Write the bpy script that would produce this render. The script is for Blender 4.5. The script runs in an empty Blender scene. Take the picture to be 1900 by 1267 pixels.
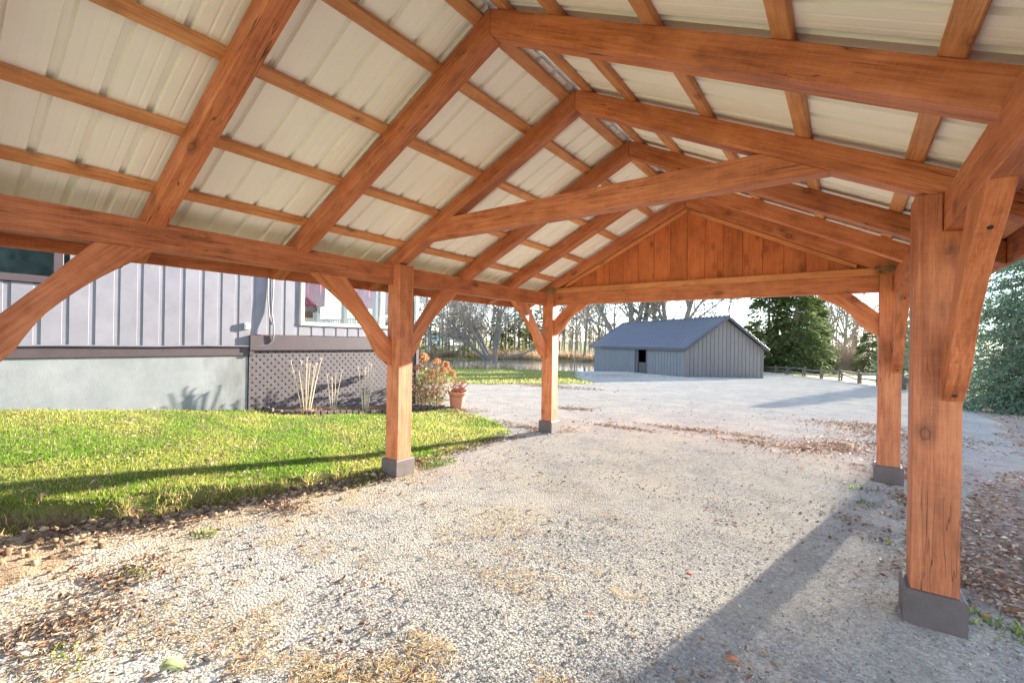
import bpy, bmesh, math, random
import numpy as np
from mathutils import Matrix, Vector

random.seed(7)
rng = np.random.default_rng(7)
scene = bpy.context.scene
COL = scene.collection
R = math.radians

# ------------------------------------------------------------------ camera, sky, sun, exposure
cam_data = bpy.data.cameras.new('camera')
cam_data.sensor_width = 36.0
cam_data.lens = 850.87 / 1900.0 * 36.0
cam_data.clip_start = 0.05
cam_data.clip_end = 2000.0
camera = bpy.data.objects.new('camera', cam_data)
COL.objects.link(camera)
camera.matrix_world = Matrix(((0.80831, -0.01146, 0.58864, 4.2224),
                              (0.58856, -0.01031, -0.80839, -3.5544),
                              (0.01533, 0.99988, -0.00158, 1.6),
                              (0, 0, 0, 1)))
scene.camera = camera

SUN_AZ, SUN_EL = 12.5, 15.0            # degrees right of +Y, degrees above the horizon
world = bpy.data.worlds.new('World')
scene.world = world
world.use_nodes = True
wn = world.node_tree
sky = wn.nodes.new('ShaderNodeTexSky')
sky.sky_type = 'NISHITA'
sky.sun_disc = False
sky.sun_elevation = R(SUN_EL)
sky.sun_rotation = R(SUN_AZ)
sky.air_density = 0.8
sky.dust_density = 0.0
sky.ozone_density = 2.0
pale = wn.nodes.new('ShaderNodeHueSaturation')      # pales the whole sky evenly by cutting its saturation
pale.inputs['Saturation'].default_value = 0.70
wn.links.new(sky.outputs[0], pale.inputs['Color'])
wn.links.new(pale.outputs[0], wn.nodes['Background'].inputs[0])
wn.nodes['Background'].inputs[1].default_value = 0.12

sun_data = bpy.data.lights.new('sun', 'SUN')
sun_data.energy = 5.0
sun_data.angle = R(0.6)
sun_data.color = (1.0, 0.91, 0.79)
sun = bpy.data.objects.new('sun', sun_data)
COL.objects.link(sun)
sdir = Vector((math.sin(R(SUN_AZ)) * math.cos(R(SUN_EL)), math.cos(R(SUN_AZ)) * math.cos(R(SUN_EL)), math.sin(R(SUN_EL))))
sun.rotation_euler = sdir.to_track_quat('Z', 'Y').to_euler()
sun.location = sdir * 60

scene.render.engine = 'CYCLES'
scene.view_settings.view_transform = 'Standard'
scene.view_settings.look = 'None'
scene.view_settings.exposure = 2.9
scene.view_settings.gamma = 1.0
scene.view_settings.use_curve_mapping = False
cy = scene.cycles
cy.use_denoising = True
cy.max_bounces = 8
cy.diffuse_bounces = 5
cy.glossy_bounces = 3
cy.transparent_max_bounces = 8
cy.sample_clamp_indirect = 8.0

# ------------------------------------------------------------------ helpers
WM = {}                                # world matrices of what is placed so far

def link(o):
    COL.objects.link(o)
    return o

def put(o, parent=None, M=None):
    M = M or Matrix.Identity(4)
    WM[o] = M
    if parent is not None:
        o.parent = parent
        o.matrix_basis = WM[parent].inverted() @ M
    else:
        o.matrix_basis = M
    return o

def thing(name, label, cat, loc=(0, 0, 0), group=None):
    o = link(bpy.data.objects.new(name, None))
    o.empty_display_size = 0.2
    put(o, None, Matrix.Translation(loc))
    o['label'] = label
    o['category'] = cat
    if group:
        o['group'] = group
    return o

def tag(o, label=None, cat=None, group=None, kind=None):
    for k, v in (('label', label), ('category', cat), ('group', group), ('kind', kind)):
        if v:
            o[k] = v
    return o

def frame(origin, ex, ey):
    ex = Vector(ex).normalized()
    ey = Vector(ey)
    ey = (ey - ex * ey.dot(ex)).normalized()
    ez = ex.cross(ey)
    return Matrix(((ex.x, ey.x, ez.x, origin[0]), (ex.y, ey.y, ez.y, origin[1]), (ex.z, ey.z, ez.z, origin[2]), (0, 0, 0, 1)))

def mesh_obj(name, verts, faces, mat, parent=None, M=None, smooth=False):
    me = bpy.data.meshes.new(name)
    me.from_pydata([tuple(v) for v in verts], [], faces)
    me.update()
    if mat:
        me.materials.append(mat)
    if smooth:
        me.polygons.foreach_set('use_smooth', [True] * len(me.polygons))
    return put(link(bpy.data.objects.new(name, me)), parent, M)

def bevelled(me, off):
    bm = bmesh.new()
    bm.from_mesh(me)
    bmesh.ops.recalc_face_normals(bm, faces=bm.faces)
    if off:
        bmesh.ops.bevel(bm, geom=list(bm.edges), offset=off, segments=1, affect='EDGES', clamp_overlap=True)
    bm.to_mesh(me)
    bm.free()

def plate(name, pts, ex, thick, mat, parent=None, bevel=0.004, normal=None):
    """A flat outline of world points, extruded to both sides by thick/2; local X runs along ex (the grain)."""
    P = [Vector(p) for p in pts]
    if normal is None:
        normal = Vector((0, 0, 0))
        for i in range(len(P)):
            normal += P[i].cross(P[(i + 1) % len(P)])
    normal = Vector(normal).normalized()
    c = sum(P, Vector()) / len(P)
    M = frame(c, ex, normal)
    I = M.inverted()
    L = [I @ p for p in P]
    n = len(L)
    v = [(p.x, -thick / 2, p.z) for p in L] + [(p.x, thick / 2, p.z) for p in L]
    f = [tuple(range(n)), tuple(range(2 * n - 1, n - 1, -1))]
    for i in range(n):
        j = (i + 1) % n
        f.append((j, i, n + i, n + j))
    o = mesh_obj(name, v, f, mat, parent, M)
    bevelled(o.data, bevel)
    return o

def timber(name, a, b, w, h, mat, parent=None, up=(0, 0, 1), bevel=0.004):
    """A sawn stick from a to b: w across, h along up; local X is the grain."""
    a, b = Vector(a), Vector(b)
    ex = (b - a).normalized()
    u = Vector(up)
    u = (u - ex * u.dot(ex)).normalized()
    side = u.cross(ex)
    M = frame((a + b) / 2, ex, side)
    l = (b - a).length / 2
    v = [(sx * l, sy * w / 2, sz * h / 2) for sx in (-1, 1) for sy in (-1, 1) for sz in (-1, 1)]
    f = [(0, 1, 3, 2), (4, 6, 7, 5), (0, 4, 5, 1), (2, 3, 7, 6), (0, 2, 6, 4), (1, 5, 7, 3)]
    o = mesh_obj(name, v, f, mat, parent, M)
    bevelled(o.data, bevel)
    return o

def box(name, lo, hi, mat, parent=None, bevel=0.0):
    c = [(lo[i] + hi[i]) / 2 for i in range(3)]
    d = [(hi[i] - lo[i]) / 2 for i in range(3)]
    v = [(sx * d[0], sy * d[1], sz * d[2]) for sx in (-1, 1) for sy in (-1, 1) for sz in (-1, 1)]
    f = [(0, 1, 3, 2), (4, 6, 7, 5), (0, 4, 5, 1), (2, 3, 7, 6), (0, 2, 6, 4), (1, 5, 7, 3)]
    o = mesh_obj(name, v, f, mat, parent, Matrix.Translation(c))
    bevelled(o.data, bevel)
    return o

def quick_mesh(name, V, F, mat, k=None, tint=None):
    """Mesh from numpy arrays; F is (n,k) with equal corner counts; tint is a per-vertex colour."""
    V = np.asarray(V, dtype=np.float32)
    F = np.asarray(F, dtype=np.int32)
    me = bpy.data.meshes.new(name)
    me.vertices.add(len(V))
    me.vertices.foreach_set('co', V.ravel())
    n, k = F.shape
    me.loops.add(n * k)
    me.loops.foreach_set('vertex_index', F.ravel())
    me.polygons.add(n)
    me.polygons.foreach_set('loop_start', np.arange(0, n * k, k, dtype=np.int32))
    me.polygons.foreach_set('loop_total', np.full(n, k, dtype=np.int32))
    me.update(calc_edges=True)
    if tint is not None:
        a = me.color_attributes.new('tint', 'FLOAT_COLOR', 'POINT')
        t = np.ones((len(V), 4), dtype=np.float32)
        t[:, :3] = tint
        a.data.foreach_set('color', t.ravel())
    me.materials.append(mat)
    return me

def tubes(segs, sides):
    """Tapered prisms along segments (p0,p1,r0,r1) -> verts, quads."""
    S = np.asarray(segs, dtype=np.float64)
    p0, p1, r0, r1 = S[:, 0:3], S[:, 3:6], S[:, 6], S[:, 7]
    d = p1 - p0
    d /= np.linalg.norm(d, axis=1, keepdims=True) + 1e-9
    ref = np.where(np.abs(d[:, 2:3]) > 0.9, np.array([[1.0, 0, 0]]), np.array([[0, 0, 1.0]]))
    a = np.cross(d, ref)
    a /= np.linalg.norm(a, axis=1, keepdims=True)
    b = np.cross(d, a)
    ang = np.arange(sides) * 2 * np.pi / sides
    ring = a[:, None] * np.cos(ang)[None, :, None] + b[:, None] * np.sin(ang)[None, :, None]
    V = np.concatenate([p0[:, None] + ring * r0[:, None, None], p1[:, None] + ring * r1[:, None, None]], axis=1)
    n = len(S)
    base = (np.arange(n) * 2 * sides)[:, None, None]
    i = np.arange(sides)
    j = (i + 1) % sides
    F = np.stack([i, j, j + sides, i + sides], axis=1)[None] + base
    return V.reshape(-1, 3), F.reshape(-1, 4)

def copy_tree(o, M, label=None, group=None):
    c = link(o.copy())
    put(c, None, M)
    if label:
        c['label'] = label
    if group:
        c['group'] = group
    for ch in o.children:
        d = link(ch.copy())
        d.parent = c
        d.matrix_basis = ch.matrix_basis.copy()
    return c

# ------------------------------------------------------------------ materials
class NT:
    def __init__(s, name):
        s.m = bpy.data.materials.new(name)
        s.m.use_nodes = True
        s.t = s.m.node_tree
        s.b = s.t.nodes['Principled BSDF']
        s.out = s.t.nodes['Material Output']
    def n(s, typ, **kw):
        x = s.t.nodes.new('ShaderNode' + typ)
        for k, v in kw.items():
            setattr(x, k, v)
        return x
    def l(s, a, b):
        s.t.links.new(a, b)
    def val(s, x, **kw):
        for k, v in kw.items():
            x.inputs[k.replace('_', ' ')].default_value = v
        return x
    def noise(s, vec, scale, detail=3, rough=0.55, dist=0.0):
        x = s.n('TexNoise')
        x.inputs['Scale'].default_value = scale
        x.inputs['Detail'].default_value = detail
        x.inputs['Roughness'].default_value = rough
        x.inputs['Distortion'].default_value = dist
        if vec is not None:
            s.l(vec, x.inputs['Vector'])
        return x.outputs['Fac']
    def ramp(s, fac, stops):
        x = s.n('ValToRGB')
        e = x.color_ramp.elements
        while len(e) < len(stops):
            e.new(0.5)
        for el, (p, c) in zip(e, stops):
            el.position = p
            el.color = (c[0], c[1], c[2], 1) if hasattr(c, '__len__') else (c, c, c, 1)
        s.l(fac, x.inputs[0])
        return x.outputs[0]
    def mix(s, fac, a, b, mode='MIX'):
        x = s.n('Mix', data_type='RGBA', blend_type=mode)
        for sock, v in ((x.inputs[0], fac), (x.inputs[6], a), (x.inputs[7], b)):
            if isinstance(v, (int, float)):
                sock.default_value = v
            elif hasattr(v, '__len__'):
                sock.default_value = (v[0], v[1], v[2], 1)
            else:
                s.l(v, sock)
        return x.outputs[2]
    def math(s, op, a, b=None):
        x = s.n('Math', operation=op)
        for sock, v in ((x.inputs[0], a), (x.inputs[1], b)):
            if v is None:
                continue
            if isinstance(v, (int, float)):
                sock.default_value = v
            else:
                s.l(v, sock)
        return x.outputs[0]
    def mapping(s, vec, scale=(1, 1, 1), rot=(0, 0, 0)):
        x = s.n('Mapping')
        x.inputs['Scale'].default_value = scale
        x.inputs['Rotation'].default_value = rot
        s.l(vec, x.inputs['Vector'])
        return x.outputs[0]
    def bump(s, h, strength=0.3, dist=0.01):
        x = s.n('Bump')
        x.inputs['Strength'].default_value = strength
        x.inputs['Distance'].default_value = dist
        s.l(h, x.inputs['Height'])
        s.l(x.outputs[0], s.b.inputs['Normal'])
    def local(s, spread=40.0):
        """Object coordinates shifted by a random amount for each object."""
        tc = s.n('TexCoord')
        oi = s.n('ObjectInfo')
        sc = s.n('VectorMath', operation='SCALE')
        sc.inputs[0].default_value = (1.0, 0.73, 0.41)
        s.l(s.math('MULTIPLY', oi.outputs['Random'], spread), sc.inputs['Scale'])
        ad = s.n('VectorMath', operation='ADD')
        s.l(tc.outputs['Object'], ad.inputs[0])
        s.l(sc.outputs[0], ad.inputs[1])
        return ad.outputs[0], oi.outputs['Random']
    def pos(s):
        return s.n('NewGeometry').outputs['Position']
    def base(s, c):
        if hasattr(c, '__len__'):
            s.b.inputs['Base Color'].default_value = (c[0], c[1], c[2], 1)
        else:
            s.l(c, s.b.inputs['Base Color'])
    def rough(s, r, spec=0.4, diff=0.0):
        s.b.inputs['Diffuse Roughness'].default_value = diff
        s.b.inputs['Roughness'].default_value = r
        s.b.inputs['Specular IOR Level'].default_value = spec

def wood_mat(name, dark, mid, light, knots=True, checks=0.85, knot_scale=1.0):
    s = NT(name)
    v, rnd = s.local()
    blot = s.noise(s.mapping(v, (1.0, 3.2, 3.2)), 2.1, 6, 0.62, 0.2)
    n1 = s.noise(s.mapping(v, (1.6, 42, 42)), 1.5, 5, 0.6, 0.5)
    n2 = s.noise(s.mapping(v, (9, 170, 170)), 1.5, 3, 0.6)
    f = s.math('ADD', s.math('MULTIPLY', n1, 0.40), s.math('ADD', s.math('MULTIPLY', n2, 0.20), s.math('MULTIPLY', blot, 0.42)))
    col = s.ramp(f, [(0.36, dark), (0.5, mid), (0.66, light)])
    saw = s.noise(s.mapping(v, (55, 2.5, 2.5)), 1.6, 3, 0.6)
    col = s.mix(s.math('MULTIPLY', s.ramp(saw, [(0.45, 0.0), (0.75, 1.0)]), 0.22), col, light)
    grime = s.noise(v, 1.3, 5, 0.7)
    col = s.mix(s.math('MULTIPLY', s.ramp(grime, [(0.52, 0.0), (0.75, 1.0)]), 0.5), col, [c * 0.9 for c in dark])
    # each stick took the stain a little differently
    col = s.mix(1.0, col, s.ramp(rnd, [(0.0, (0.86, 0.84, 0.82)), (0.5, (1.0, 1.0, 1.0)), (1.0, (1.1, 1.08, 1.05))]), 'MULTIPLY')
    h = n1
    if knots:
        kv = s.n('TexVoronoi')
        kv.inputs['Scale'].default_value = 1.0
        kv.inputs['Randomness'].default_value = 1.0
        s.l(s.mapping(v, (3.0 * knot_scale, 5.2 * knot_scale, 5.2 * knot_scale)), kv.inputs['Vector'])
        wob = s.math('ADD', kv.outputs['Distance'], s.math('MULTIPLY', s.math('SUBTRACT', s.noise(v, 22, 2), 0.5), 0.11))
        k = s.ramp(wob, [(0.0, 0.35), (0.085, 0.55), (0.125, 1.0), (0.145, 0.5), (0.21, 0.32), (0.32, 0.0)])
        col = s.mix(s.math('MULTIPLY', s.math('MULTIPLY', k, s.ramp(s.noise(v, 1.9, 1), [(0.42, 0.25), (0.6, 1.0)])), 0.8), col, (dark[0] * 0.22, dark[1] * 0.18, dark[2] * 0.18))
        h = s.math('SUBTRACT', n1, s.math('MULTIPLY', k, 0.5))
    if checks:
        ck = s.noise(s.mapping(v, (0.55, 16, 16)), 1.7, 2, 0.5, 0.35)
        line = s.math('ABSOLUTE', s.math('SUBTRACT', ck, 0.5))
        nx_ = s.n('SeparateXYZ')                 # drying checks run along the grain, not on sawn ends
        s.l(s.n('TexCoord').outputs['Normal'], nx_.inputs[0])
        along = s.ramp(s.math('ABSOLUTE', nx_.outputs[0]), [(0.12, 1.0), (0.30, 0.0)])
        gate = s.ramp(s.noise(v, 1.4, 1), [(0.48, 0.0), (0.58, 1.0)])
        line = s.math('MULTIPLY', s.ramp(line, [(0.0, 1.0), (0.004, 0.9), (0.009, 0.0)]), s.math('MULTIPLY', gate, s.math('MULTIPLY', along, checks)))
        col = s.mix(line, col, (0.03, 0.012, 0.006))
        h = s.math('SUBTRACT', h, line)
    s.base(col)
    s.rough(0.55, 0.35)
    s.bump(h, 0.35, 0.004)
    return s.m

def plain_mat(name, c, rough=0.6, var=0.15, scale=6.0, spec=0.4, bump=0.1, metal=0.0):
    s = NT(name)
    v, rnd = s.local()
    n = s.noise(v, scale, 5, 0.6)
    col = s.ramp(n, [(0.3, [x * (1 - var) for x in c]), (0.7, [min(1, x * (1 + var)) for x in c])])
    col = s.mix(1.0, col, s.ramp(rnd, [(0.0, (0.93, 0.93, 0.93)), (1.0, (1.05, 1.05, 1.05))]), 'MULTIPLY')
    s.base(col)
    s.rough(rough, spec)
    s.b.inputs['Metallic'].default_value = metal
    if bump:
        s.bump(s.noise(v, scale * 14, 3), bump, 0.004)
    return s.m

def leafy_mat(name, c=None, trans=0.45, var=0.35):
    """Thin leaf or blade: colour from the tint attribute, some light passes through."""
    s = NT(name)
    if c is None:
        a = s.n('Attribute', attribute_name='tint')
        col = a.outputs['Color']
    else:
        v, rnd = s.local()
        n = s.noise(v, 3.0, 4, 0.6)
        col = s.ramp(n, [(0.3, [x * (1 - var) for x in c]), (0.7, [x * (1 + var) for x in c])])
    s.base(col)
    s.rough(0.7, 0.12)
    tr = s.n('BsdfTranslucent')
    s.l(col, tr.inputs['Color'])
    mx = s.n('MixShader')
    mx.inputs[0].default_value = trans
    s.l(s.b.outputs[0], mx.inputs[1])
    s.l(tr.outputs[0], mx.inputs[2])
    s.l(mx.outputs[0], s.out.inputs['Surface'])
    return s.m

WOOD = wood_mat('stained_timber', (0.20, 0.056, 0.024), (0.45, 0.140, 0.056), (0.62, 0.245, 0.112))
WOOD_BRACE = wood_mat('stained_brace', (0.20, 0.056, 0.024), (0.45, 0.140, 0.056), (0.62, 0.245, 0.112), checks=0.0)
WOOD_BOARD = wood_mat('stained_board', (0.24, 0.060, 0.018), (0.48, 0.130, 0.040), (0.58, 0.19, 0.065), checks=0.0, knot_scale=1.2)
PINE = wood_mat('pale_purlin', (0.34, 0.125, 0.05), (0.60, 0.255, 0.10), (0.72, 0.38, 0.17), checks=0.3, knot_scale=1.3)
TRIM_WOOD = wood_mat('pale_stained_trim', (0.36, 0.13, 0.05), (0.58, 0.23, 0.085), (0.68, 0.32, 0.14), checks=0.0)
BASE_GREY = plain_mat('base_board_paint', (0.105, 0.080, 0.073), 0.6, 0.18, 9)
BOLT = plain_mat('bolt_steel', (0.06, 0.045, 0.035), 0.5, 0.1, metal=0.6)

def sheet_mat(name, c, rough=0.42):
    s = NT(name)
    v, rnd = s.local()
    st = s.noise(v, 1.6, 4, 0.6)
    col = s.ramp(st, [(0.3, [x * 0.95 for x in c]), (0.7, c)])
    s.base(col)
    s.rough(rough, 0.3)
    return s.m
SHEET = sheet_mat('cream_roof_steel', (0.95, 0.93, 0.85), 0.55)
CAP = sheet_mat('white_ridge_steel', (0.85, 0.85, 0.86), 0.4)

# ------------------------------------------------------------------ terrain
def sstep(a, b, x):
    t = np.clip((x - a) / (b - a), 0, 1)
    return t * t * (3 - 2 * t)

_p = rng.permutation(512)
_g = rng.random(1024)
def vnoise(x, y):
    """Smooth value noise, 0..1."""
    xi = np.floor(x).astype(int)
    yi = np.floor(y).astype(int)
    fx = x - xi
    fy = y - yi
    fx = fx * fx * (3 - 2 * fx)
    fy = fy * fy * (3 - 2 * fy)
    def h(a, b):
        return _g[(_p[(a + _p[b % 512]) % 512])]
    return (h(xi, yi) * (1 - fx) + h(xi + 1, yi) * fx) * (1 - fy) + (h(xi, yi + 1) * (1 - fx) + h(xi + 1, yi + 1) * fx) * fy
def fbm(x, y, o=4):
    r, a, t = 0, 1, 0
    for i in range(o):
        r = r + a * vnoise(x * 2 ** i + 17 * i, y * 2 ** i + 31 * i)
        t += a
        a *= 0.5
    return r / t

EY = np.array([-9, -6, -3.03, -2.1, -1.1, -0.2, 1.5, 2.6, 3.1, 3.5, 3.9, 4.2, 4.45, 4.5])
EX = np.array([-2.4, -1.75, -1.02, -0.72, -0.50, -0.27, -0.28, -0.38, -0.62, -1.15, -1.9, -2.9, -4.0, -4.6])
def lawn_edge(y):
    return np.interp(y, EY, EX)
def lawn_depth(x, y):
    """Metres inside the lawn (positive) from its ragged edge."""
    d = lawn_edge(y) + 0.30 * (fbm(x * 1.7, y * 1.7, 3) - 0.5) + 0.10 * (fbm(x * 7, y * 7, 2) - 0.5) - x
    d = np.minimum(d, (4.55 - y))
    return np.where(x < -4.9, -1, d)

def pond_r(x, y):
    dx, dy = x + 30.0, y - 37.6
    u = (-0.63 * dx + 0.777 * dy) / 14.0
    v = (0.777 * dx + 0.63 * dy) / 21.0
    return np.sqrt(u * u + v * v) + 0.10 * (fbm(x * 0.15, y * 0.15, 2) - 0.5)
WATER = -1.0

def height(x, y):
    x = np.asarray(x, float)
    y = np.asarray(y, float)
    slope = -0.0265 * np.minimum(np.maximum(y - 3.5, 0), 57.0)
    left = np.maximum(slope, -0.72)
    k = sstep(-16.0, -24.0, x)
    g = slope * (1 - k) + left * k
    g = g + 0.035 * (fbm(x * 0.5, y * 0.5, 3) - 0.5) * sstep(1.0, 6.0, np.abs(y) + 2)
    g = g + 0.022 * (fbm(x * 1.7, y * 1.7, 3) - 0.5)
    # wheel track hollow and low crown of the drive
    g = g + 0.02 * np.exp(-((x - 2.3) / 0.9) ** 2) * (y < 12) - 0.012 * np.exp(-((x - 3.6) / 0.35) ** 2) * (y < 10)
    # raised lawn and the cut bank towards the drive
    e = np.clip(0.035 - 0.062 * y, 0.03, 0.27)
    hh = np.maximum(0.33 - 0.115 * y, -0.05)
    t = np.clip((lawn_edge(y) - x) / (lawn_edge(y) + 4.6 + 1e-6), 0, 1)
    hl = e + (hh - e) * t + 0.03 * (fbm(x * 2.2, y * 2.2, 3) - 0.5)
    bank_w = 0.10 + 0.10 * fbm(x * 1.3 + 5, y * 1.3, 2)
    m = sstep(0.0, 1.0, (lawn_depth(x, y) + 0.02) / bank_w) * (y < 6)
    m = m * np.where(y > 4.0, sstep(4.6, 4.0, y), 1)
    m = np.where(x < -4.6, np.where(y < 4.55, 1, 0), m)
    g = g * (1 - m) + np.maximum(hl, g) * m
    # loose sandy soil spilling from the bank at the near left
    sp = np.exp(-(((x + 0.75) / 0.55) ** 2 + ((y + 3.1) / 0.7) ** 2))
    g = g + (1 - m) * sp * (0.05 + 0.13 * (fbm(x * 6, y * 6, 3) - 0.4))
    bk = np.exp(-((lawn_depth(x, y) - 0.0) / 0.09) ** 2) * (y < 0.6) * (x > -4)
    g = g + bk * 0.09 * (fbm(x * 7 + 3, y * 7, 3) - 0.5)
    # pond bowl
    pr = pond_r(x, y)
    b = sstep(1.16, 0.9, pr)
    g = g * (1 - b) + (-1.6) * b
    # far land climbs a little
    far = np.sqrt(x * x + y * y)
    g = g + sstep(110, 400, far) * 4.0
    return g

def H(x, y):
    return float(height(np.array([x]), np.array([y]))[0])

def axis(segments):
    out = [segments[0][0]]
    for a, b, s in segments:
        n = max(1, int(round((b - a) / s)))
        out += list(a + (b - a) * (np.arange(n) + 1) / n)
    return np.array(out)
gx = axis([(-700, -200, 50), (-200, -60, 10), (-60, -20, 1.5), (-20, -4.8, 0.35), (-4.8, -1.6, 0.08), (-1.6, 0.2, 0.035), (0.2, 6.5, 0.07), (6.5, 16, 0.3), (16, 60, 2.0), (60, 200, 10), (200, 700, 50)])
gy = axis([(-60, -8, 4), (-8, -4, 0.3), (-4, 4.6, 0.045), (4.6, 12, 0.12), (12, 32, 0.3), (32, 70, 1.0), (70, 200, 6), (200, 900, 50)])
GX, GY = np.meshgrid(gx, gy)
GZ = height(GX, GY)
nx, ny = len(gx), len(gy)
cxm = (GX[:-1, :-1] + GX[1:, 1:]) / 2
cym = (GY[:-1, :-1] + GY[1:, 1:]) / 2

# split rail fence line and the zones of the ground
FENCE = [(-3.6, 57.5), (-1.9, 53.6), (-0.5, 50.0), (1.1, 46.5), (2.6, 42.6), (3.9, 39.6), (5.0, 36.2), (5.9, 33.0), (6.8, 29.8), (7.8, 26.4)]
fy = np.array([p[1] for p in FENCE][::-1])
fx = np.array([p[0] for p in FENCE][::-1])
wob = 0.8 * (fbm(cxm * 0.6, cym * 0.6, 3) - 0.5)
zone = np.zeros(cxm.shape, int)                                   # 0 driveway
zone[(lawn_depth(cxm, cym) > 0) & (cym < 4.5)] = 1                # 1 lawn
leaf_edge = np.interp(cym, [-8, 0, 3.4, 6, 12, 26], [4.95, 4.95, 5.05, 6.4, 7.2, 8.2]) + wob
zone[(cxm > leaf_edge) & (cym < 30)] = 2                          # 2 leaf covered ground
gedge = np.interp(cym, [6, 8, 11.4, 16.7, 22, 40], [-26, -14, -8.7, -5.6, -9.5, -20]) + 2.0 * wob
zone[(cxm < gedge) & (cym > 6)] = 3                               # 3 grass round the pond
zone[(cxm > np.interp(cym, fy, fx)) & (cym > 30)] = 4             # 4 meadow
zone[(cym > 56)] = 4
zone[(cxm < -18) & (cym > 6)] = 3
zone[(cym < -8) | (cxm > 40) | (cxm < -60) | (cym > 120)] = 4
zone[(cxm < -4.75) & (cym < 6)] = 3
_ld = lawn_depth(cxm, cym)
zone[(_ld > -0.13 + 0.06 * fbm(cxm * 6, cym * 6, 2)) & (_ld < 0.05) & (cym < 0.4) & (cym > -8)] = 5         # 5 cut bank
zone[(zone == 0) & (cym < -1.0) & (np.exp(-(((cxm + 0.62) / 0.62) ** 2 + ((cym + 3.1) / 0.72) ** 2)) + 0.5 * (fbm(cxm * 3, cym * 3, 3) - 0.5) > 0.42)] = 6   # 6 sandy soil

idx = np.arange(nx * ny).reshape(ny, nx)
quad = np.stack([idx[:-1, :-1], idx[:-1, 1:], idx[1:, 1:], idx[1:, :-1]], -1)
ALLV = np.stack([GX.ravel(), GY.ravel(), GZ.ravel()], 1)

def gravel_mat():
    s = NT('gravel')
    p = s.pos()
    vo = s.n('TexVoronoi')
    vo.inputs['Scale'].default_value = 62
    s.l(p, vo.inputs['Vector'])
    stone = s.n('SeparateColor')
    s.l(vo.outputs['Color'], stone.inputs[0])
    col = s.ramp(stone.outputs[0], [(0.0, (0.12, 0.113, 0.102)), (0.35, (0.30, 0.283, 0.255)), (0.7, (0.47, 0.44, 0.39)), (1.0, (0.66, 0.62, 0.55))])
    fine = s.noise(p, 210, 3, 0.7)
    col = s.mix(0.55, col, s.ramp(fine, [(0.3, (0.17, 0.159, 0.142)), (0.7, (0.59, 0.55, 0.485))]))
    big = s.noise(p, 0.9, 5, 0.6)
    col = s.mix(s.math('MULTIPLY', s.ramp(big, [(0.42, 0.0), (0.68, 1.0)]), 0.5), col, (0.54, 0.48, 0.37))
    dark = s.noise(p, 2.6, 4, 0.6)
    col = s.mix(s.math('MULTIPLY', s.ramp(dark, [(0.5, 0.0), (0.72, 1.0)]), 0.45), col, (0.20, 0.194, 0.186))
    # tan straw dust and sand towards the lawn side
    sep = s.n('SeparateXYZ')
    s.l(p, sep.inputs[0])
    side = s.ramp(s.math('ADD', s.math('MULTIPLY', sep.outputs[0], 0.25), s.math('MULTIPLY', s.noise(p, 2.2, 4, 0.65), 0.9)), [(0.38, 1.0), (0.62, 0.0)])
    near = s.ramp(sep.outputs[1], [(0.0, 1.0), (1.0, 0.0)])
    col = s.mix(s.math('MULTIPLY', s.math('MULTIPLY', side, near), 0.62), col, (0.43, 0.31, 0.17))
    s.base(col)
    s.rough(0.95, 0.0, 0.7)
    hgt = s.math('ADD', s.math('MULTIPLY', vo.outputs['Distance'], -1.0), s.math('MULTIPLY', fine, 0.5))
    s.bump(hgt, 0.9, 0.012)
    return s.m

def soil_mat(name, stops, scale=7.0, bump=0.8, fine=60):
    s = NT(name)
    p = s.pos()
    n = s.noise(p, scale, 6, 0.7)
    m = s.noise(p, fine, 3, 0.7)
    f = s.math('ADD', s.math('MULTIPLY', n, 0.6), s.math('MULTIPLY', m, 0.4))
    s.base(s.ramp(f, stops))
    s.rough(0.9, 0.1, 1.0)
    s.bump(s.math('ADD', n, m), bump, 0.02)
    return s.m

GRAVEL = gravel_mat()
LAWN_SOIL = soil_mat('lawn_soil', [(0.3, (0.06, 0.045, 0.02)), (0.5, (0.12, 0.13, 0.035)), (0.7, (0.22, 0.17, 0.08))], 5.0)
LEAF_SOIL = soil_mat('leaf_mould', [(0.32, (0.12, 0.085, 0.065)), (0.5, (0.34, 0.26, 0.205)), (0.68, (0.55, 0.46, 0.38))], 14.0, 1.0, 45)
BANK_GRASS = soil_mat('pond_side_grass', [(0.3, (0.10, 0.11, 0.025)), (0.5, (0.17, 0.19, 0.04)), (0.72, (0.30, 0.23, 0.09))], 0.7)
MEADOW = soil_mat('meadow_grass', [(0.3, (0.22, 0.22, 0.06)), (0.5, (0.36, 0.33, 0.11)), (0.72, (0.46, 0.38, 0.17))], 0.5)

def zone_sheet(name, z, mat):
    q = quad[zone == z].reshape(-1, 4)
    used, inv = np.unique(q, return_inverse=True)
    me = quick_mesh(name, ALLV[used], inv.reshape(-1, 4), mat)
    me.polygons.foreach_set('use_smooth', [True] * len(me.polygons))
    o = put(link(bpy.data.objects.new(name, me)))
    o['kind'] = 'structure'
    return o
zone_sheet('driveway', 0, GRAVEL)
zone_sheet('lawn', 1, LAWN_SOIL)
zone_sheet('leafy_ground', 2, LEAF_SOIL)
zone_sheet('pond_side_ground', 3, BANK_GRASS)
zone_sheet('meadow', 4, MEADOW)
zone_sheet('soil_bank', 5, soil_mat('dark_bank_soil', [(0.3, (0.045, 0.03, 0.02)), (0.5, (0.13, 0.085, 0.05)), (0.7, (0.30, 0.21, 0.12))], 16.0, 1.0, 70))
zone_sheet('sandy_soil', 6, soil_mat('sandy_soil', [(0.3, (0.20, 0.135, 0.078)), (0.5, (0.34, 0.25, 0.155)), (0.7, (0.46, 0.36, 0.24))], 9.0, 1.0, 80))

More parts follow.
